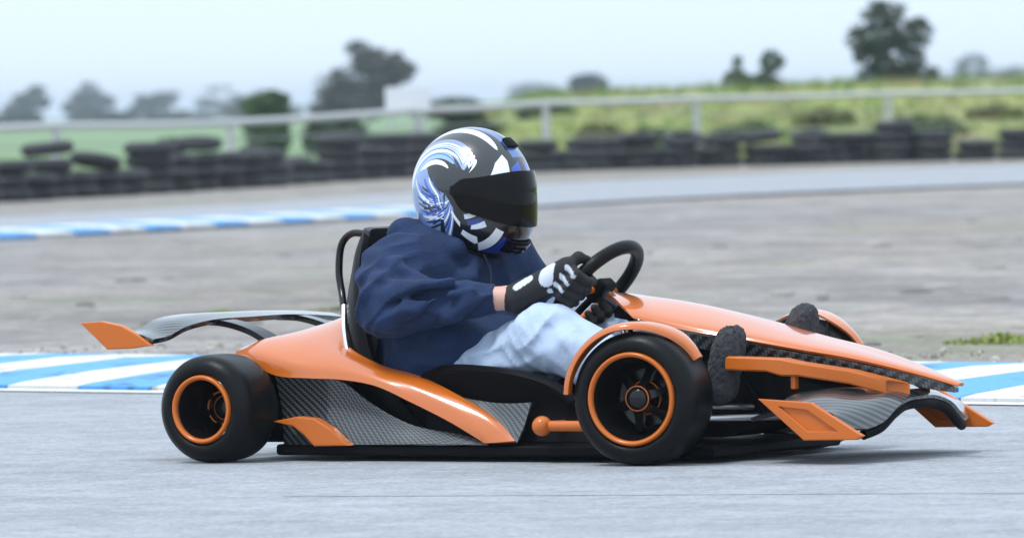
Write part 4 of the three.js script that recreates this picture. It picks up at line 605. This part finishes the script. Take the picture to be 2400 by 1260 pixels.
  swoosh([[238, 30], [190, 30], [145, 36], [108, 45], [70, 55]], 1.6, 2.6, '#f6f9ff'); swoosh([[236, 42], [190, 42], [150, 48], [118, 58], [96, 66]], 2, 3.5, '#f2f6fd'); swoosh([[212, 28], [165, 31], [120, 40], [84, 51], [64, 59]], 0.5, 0.7, '#17306e'); swoosh([[214, 33], [165, 37], [122, 46], [92, 56], [72, 63]], 0.5, 0.7, '#2e5cc0'); swoosh([[200, 22], [150, 24], [108, 33], [76, 42], [50, 52]], 0.5, 0.7, '#7f9bd0');
  for (const [a, b, c, w] of [[78, 48, 56, 2.4], [72, 46, 57, 1.8], [66, 45, 55, 1.4]]) swoosh([[a, b], [a - 8, (b + c) / 2], [a - 10, c]], w, 0.5, '#ffffff');
  swoosh([[205, 24], [150, 27], [105, 36], [74, 44], [50, 52]], 3, 6, '#7c8cae'); swoosh([[200, 25], [150, 29], [106, 38], [72, 47], [52, 55]], 1.2, 2.4, '#f4f7fd'); swoosh([[180, 27], [130, 33], [92, 42], [60, 51]], 0.4, 0.6, '#2e5cc0'); for (const [a, b] of [[70, 46], [64, 47], [57, 49]]) swoosh([[a, b - 5], [a - 6, b], [a - 12, b + 9]], 2.2, 0.4, '#ffffff');
  poly([[150, 52], [176, 34], [258, 22], [266, 76], [240, 86], [196, 82], [166, 70]], '#7f97c6'); poly([[196, 46], [244, 40], [250, 60], [222, 68], [200, 62]], '#93a9d4');
  for (let i = 0; i < 26; i++) { const a = 176 + i * 3.1, b = 40 + (i * 7 % 22), k = i % 4; swoosh([[a, b], [a + 18, b + 9 + (i % 3) * 3], [a + 42, b + 17], [a + 66, b + 13]], 1.0 + (i % 3) * 0.6, 0.3, ['#f1f5fc', '#2f5fc6', '#15181f', '#1b2f6b'][k]); }
  swoosh([[168, 56], [190, 66], [225, 70], [262, 62]], 2.2, 1.2, '#2b58c4'); swoosh([[160, 62], [186, 73], [225, 77], [266, 68]], 1.8, 1.0, '#f4f7fd'); swoosh([[150, 66], [180, 78], [225, 82]], 1.6, 0.8, '#152a66');
  c2.fillStyle = '#101215'; c2.fillRect(X(-90), 0, X(8) - X(-90), H2);
  poly([[-90, 30], [-80, 44], [-68, 58], [-58, 70], [-66, 80], [-90, 86]], '#7f97c6'); for (let i = 0; i < 7; i++) swoosh([[-91, 34 + i * 7], [-82, 46 + i * 5], [-70, 60 + i * 3], [-62, 71 + i]], 1.3, 0.3, ['#f7faff', '#2f5fc6', '#1b2f6b'][i % 3]);
  poly([[-34, 36], [-30, 40], [-44, 47], [-50, 44]], '#eef2f9'); poly([[-32, 41], [-29, 44], [-46, 52], [-50, 48]], '#24409a'); poly([[-28, 47], [-25, 51], [-44, 58], [-48, 54]], '#eef2f9');
  poly([[-30, 22], [-30, 29], [-58, 31], [-66, 44], [-60, 47], [-50, 36], [-62, 22]], '#f1f4fa'); poly([[-34, 4], [-34, 20], [-74, 22], [-78, 4]], '#1d3a98'); poly([[-62, 50], [-58, 54], [-64, 68], [-70, 66]], '#e6ebf4');
  const paint = new THREE.CanvasTexture(cv); paint.colorSpace = THREE.SRGBColorSpace; paint.flipY = false; paint.needsUpdate = true;
  const pos = [], uv = [], idx = [], nA = 160, nB = 96;
  for (let j = 0; j <= nB; j++) for (let i = 0; i <= nA; i++) { const al = (-90 + 360 * i / nA) * Math.PI / 180, be = (j / nB * 2 - 1) * Math.PI / 2 * 0.9995, d = dirOf(al, be), r = radial(...d), p = cut(V(d[0] * r, d[1] * r, d[2] * r)); pos.push(p.x, p.y, p.z); uv.push(i / nA, Math.abs(j / nB * 2 - 1)); }
  for (let j = 0; j < nB; j++) for (let i = 0; i < nA; i++) { const a = j * (nA + 1) + i, b = a + 1, c = a + nA + 1, d = c + 1; idx.push(a, b, c, b, d, c); }
  const shell = mesh('helmet_shell', geoFrom(pos, idx, uv), phys(lin(1, 1, 1), { map: paint, roughness: 0.32, clearcoat: 1, clearcoatRoughness: 0.08 }), head);
  shell.userData.label = 'helmet shell painted with silver and blue swirls';
  const patch = (az, lo, hi, lift, th, nu = 50, nv = 18) => { const G = []; for (let i = 0; i <= nu; i++) { G[i] = []; const a = (i / nu * 2 - 1) * az; for (let j = 0; j <= nv; j++) { const e = lerp(lo(Math.abs(a)), hi(Math.abs(a)), j / nv) * Math.PI / 180, d = [Math.cos(e) * Math.cos(a * Math.PI / 180), Math.sin(e), Math.cos(e) * Math.sin(a * Math.PI / 180)], r = radial(...d) + lift * (1 - 0.6 * (Math.abs(a) / az) ** 6); G[i][j] = V(d[0] * r, d[1] * r, d[2] * r); } } return gridShell(G, th); };
  const visor = mesh('visor', patch(84, (a) => lerp(-21, -17, ss(20, 84, a)) + 14 * ss(60, 84, a) ** 2, (a) => lerp(25, 14, ss(10, 84, a)) - 9 * ss(66, 84, a) ** 2, 0.008, 0.004), phys(lin(0.006, 0.005, 0.005), { roughness: 0.04, specularIntensity: 0.3 }), head);
  visor.userData.label = 'dark smoked visor';
  mesh('chin_vent', patch(20, () => -44, () => -33, 0.006, 0.006, 16, 8), M.black, head);
  for (const e of [-42, -38.5, -35]) mesh('vent_slat', patch(17, () => e - 0.8, () => e + 0.8, 0.0105, 0.004, 14, 3), M.gloss, head);
  mesh('top_vent', patch(13, () => 50, () => 60, 0.006, 0.008, 12, 8), M.black, head);
  mesh('neck_padding', new THREE.CylinderGeometry(0.085, 0.092, 0.03, 36).scale(1.1, 1, 0.92).translate(-0.005, -0.135, 0), M.black, head);
}
renderer.render(scene, camera);
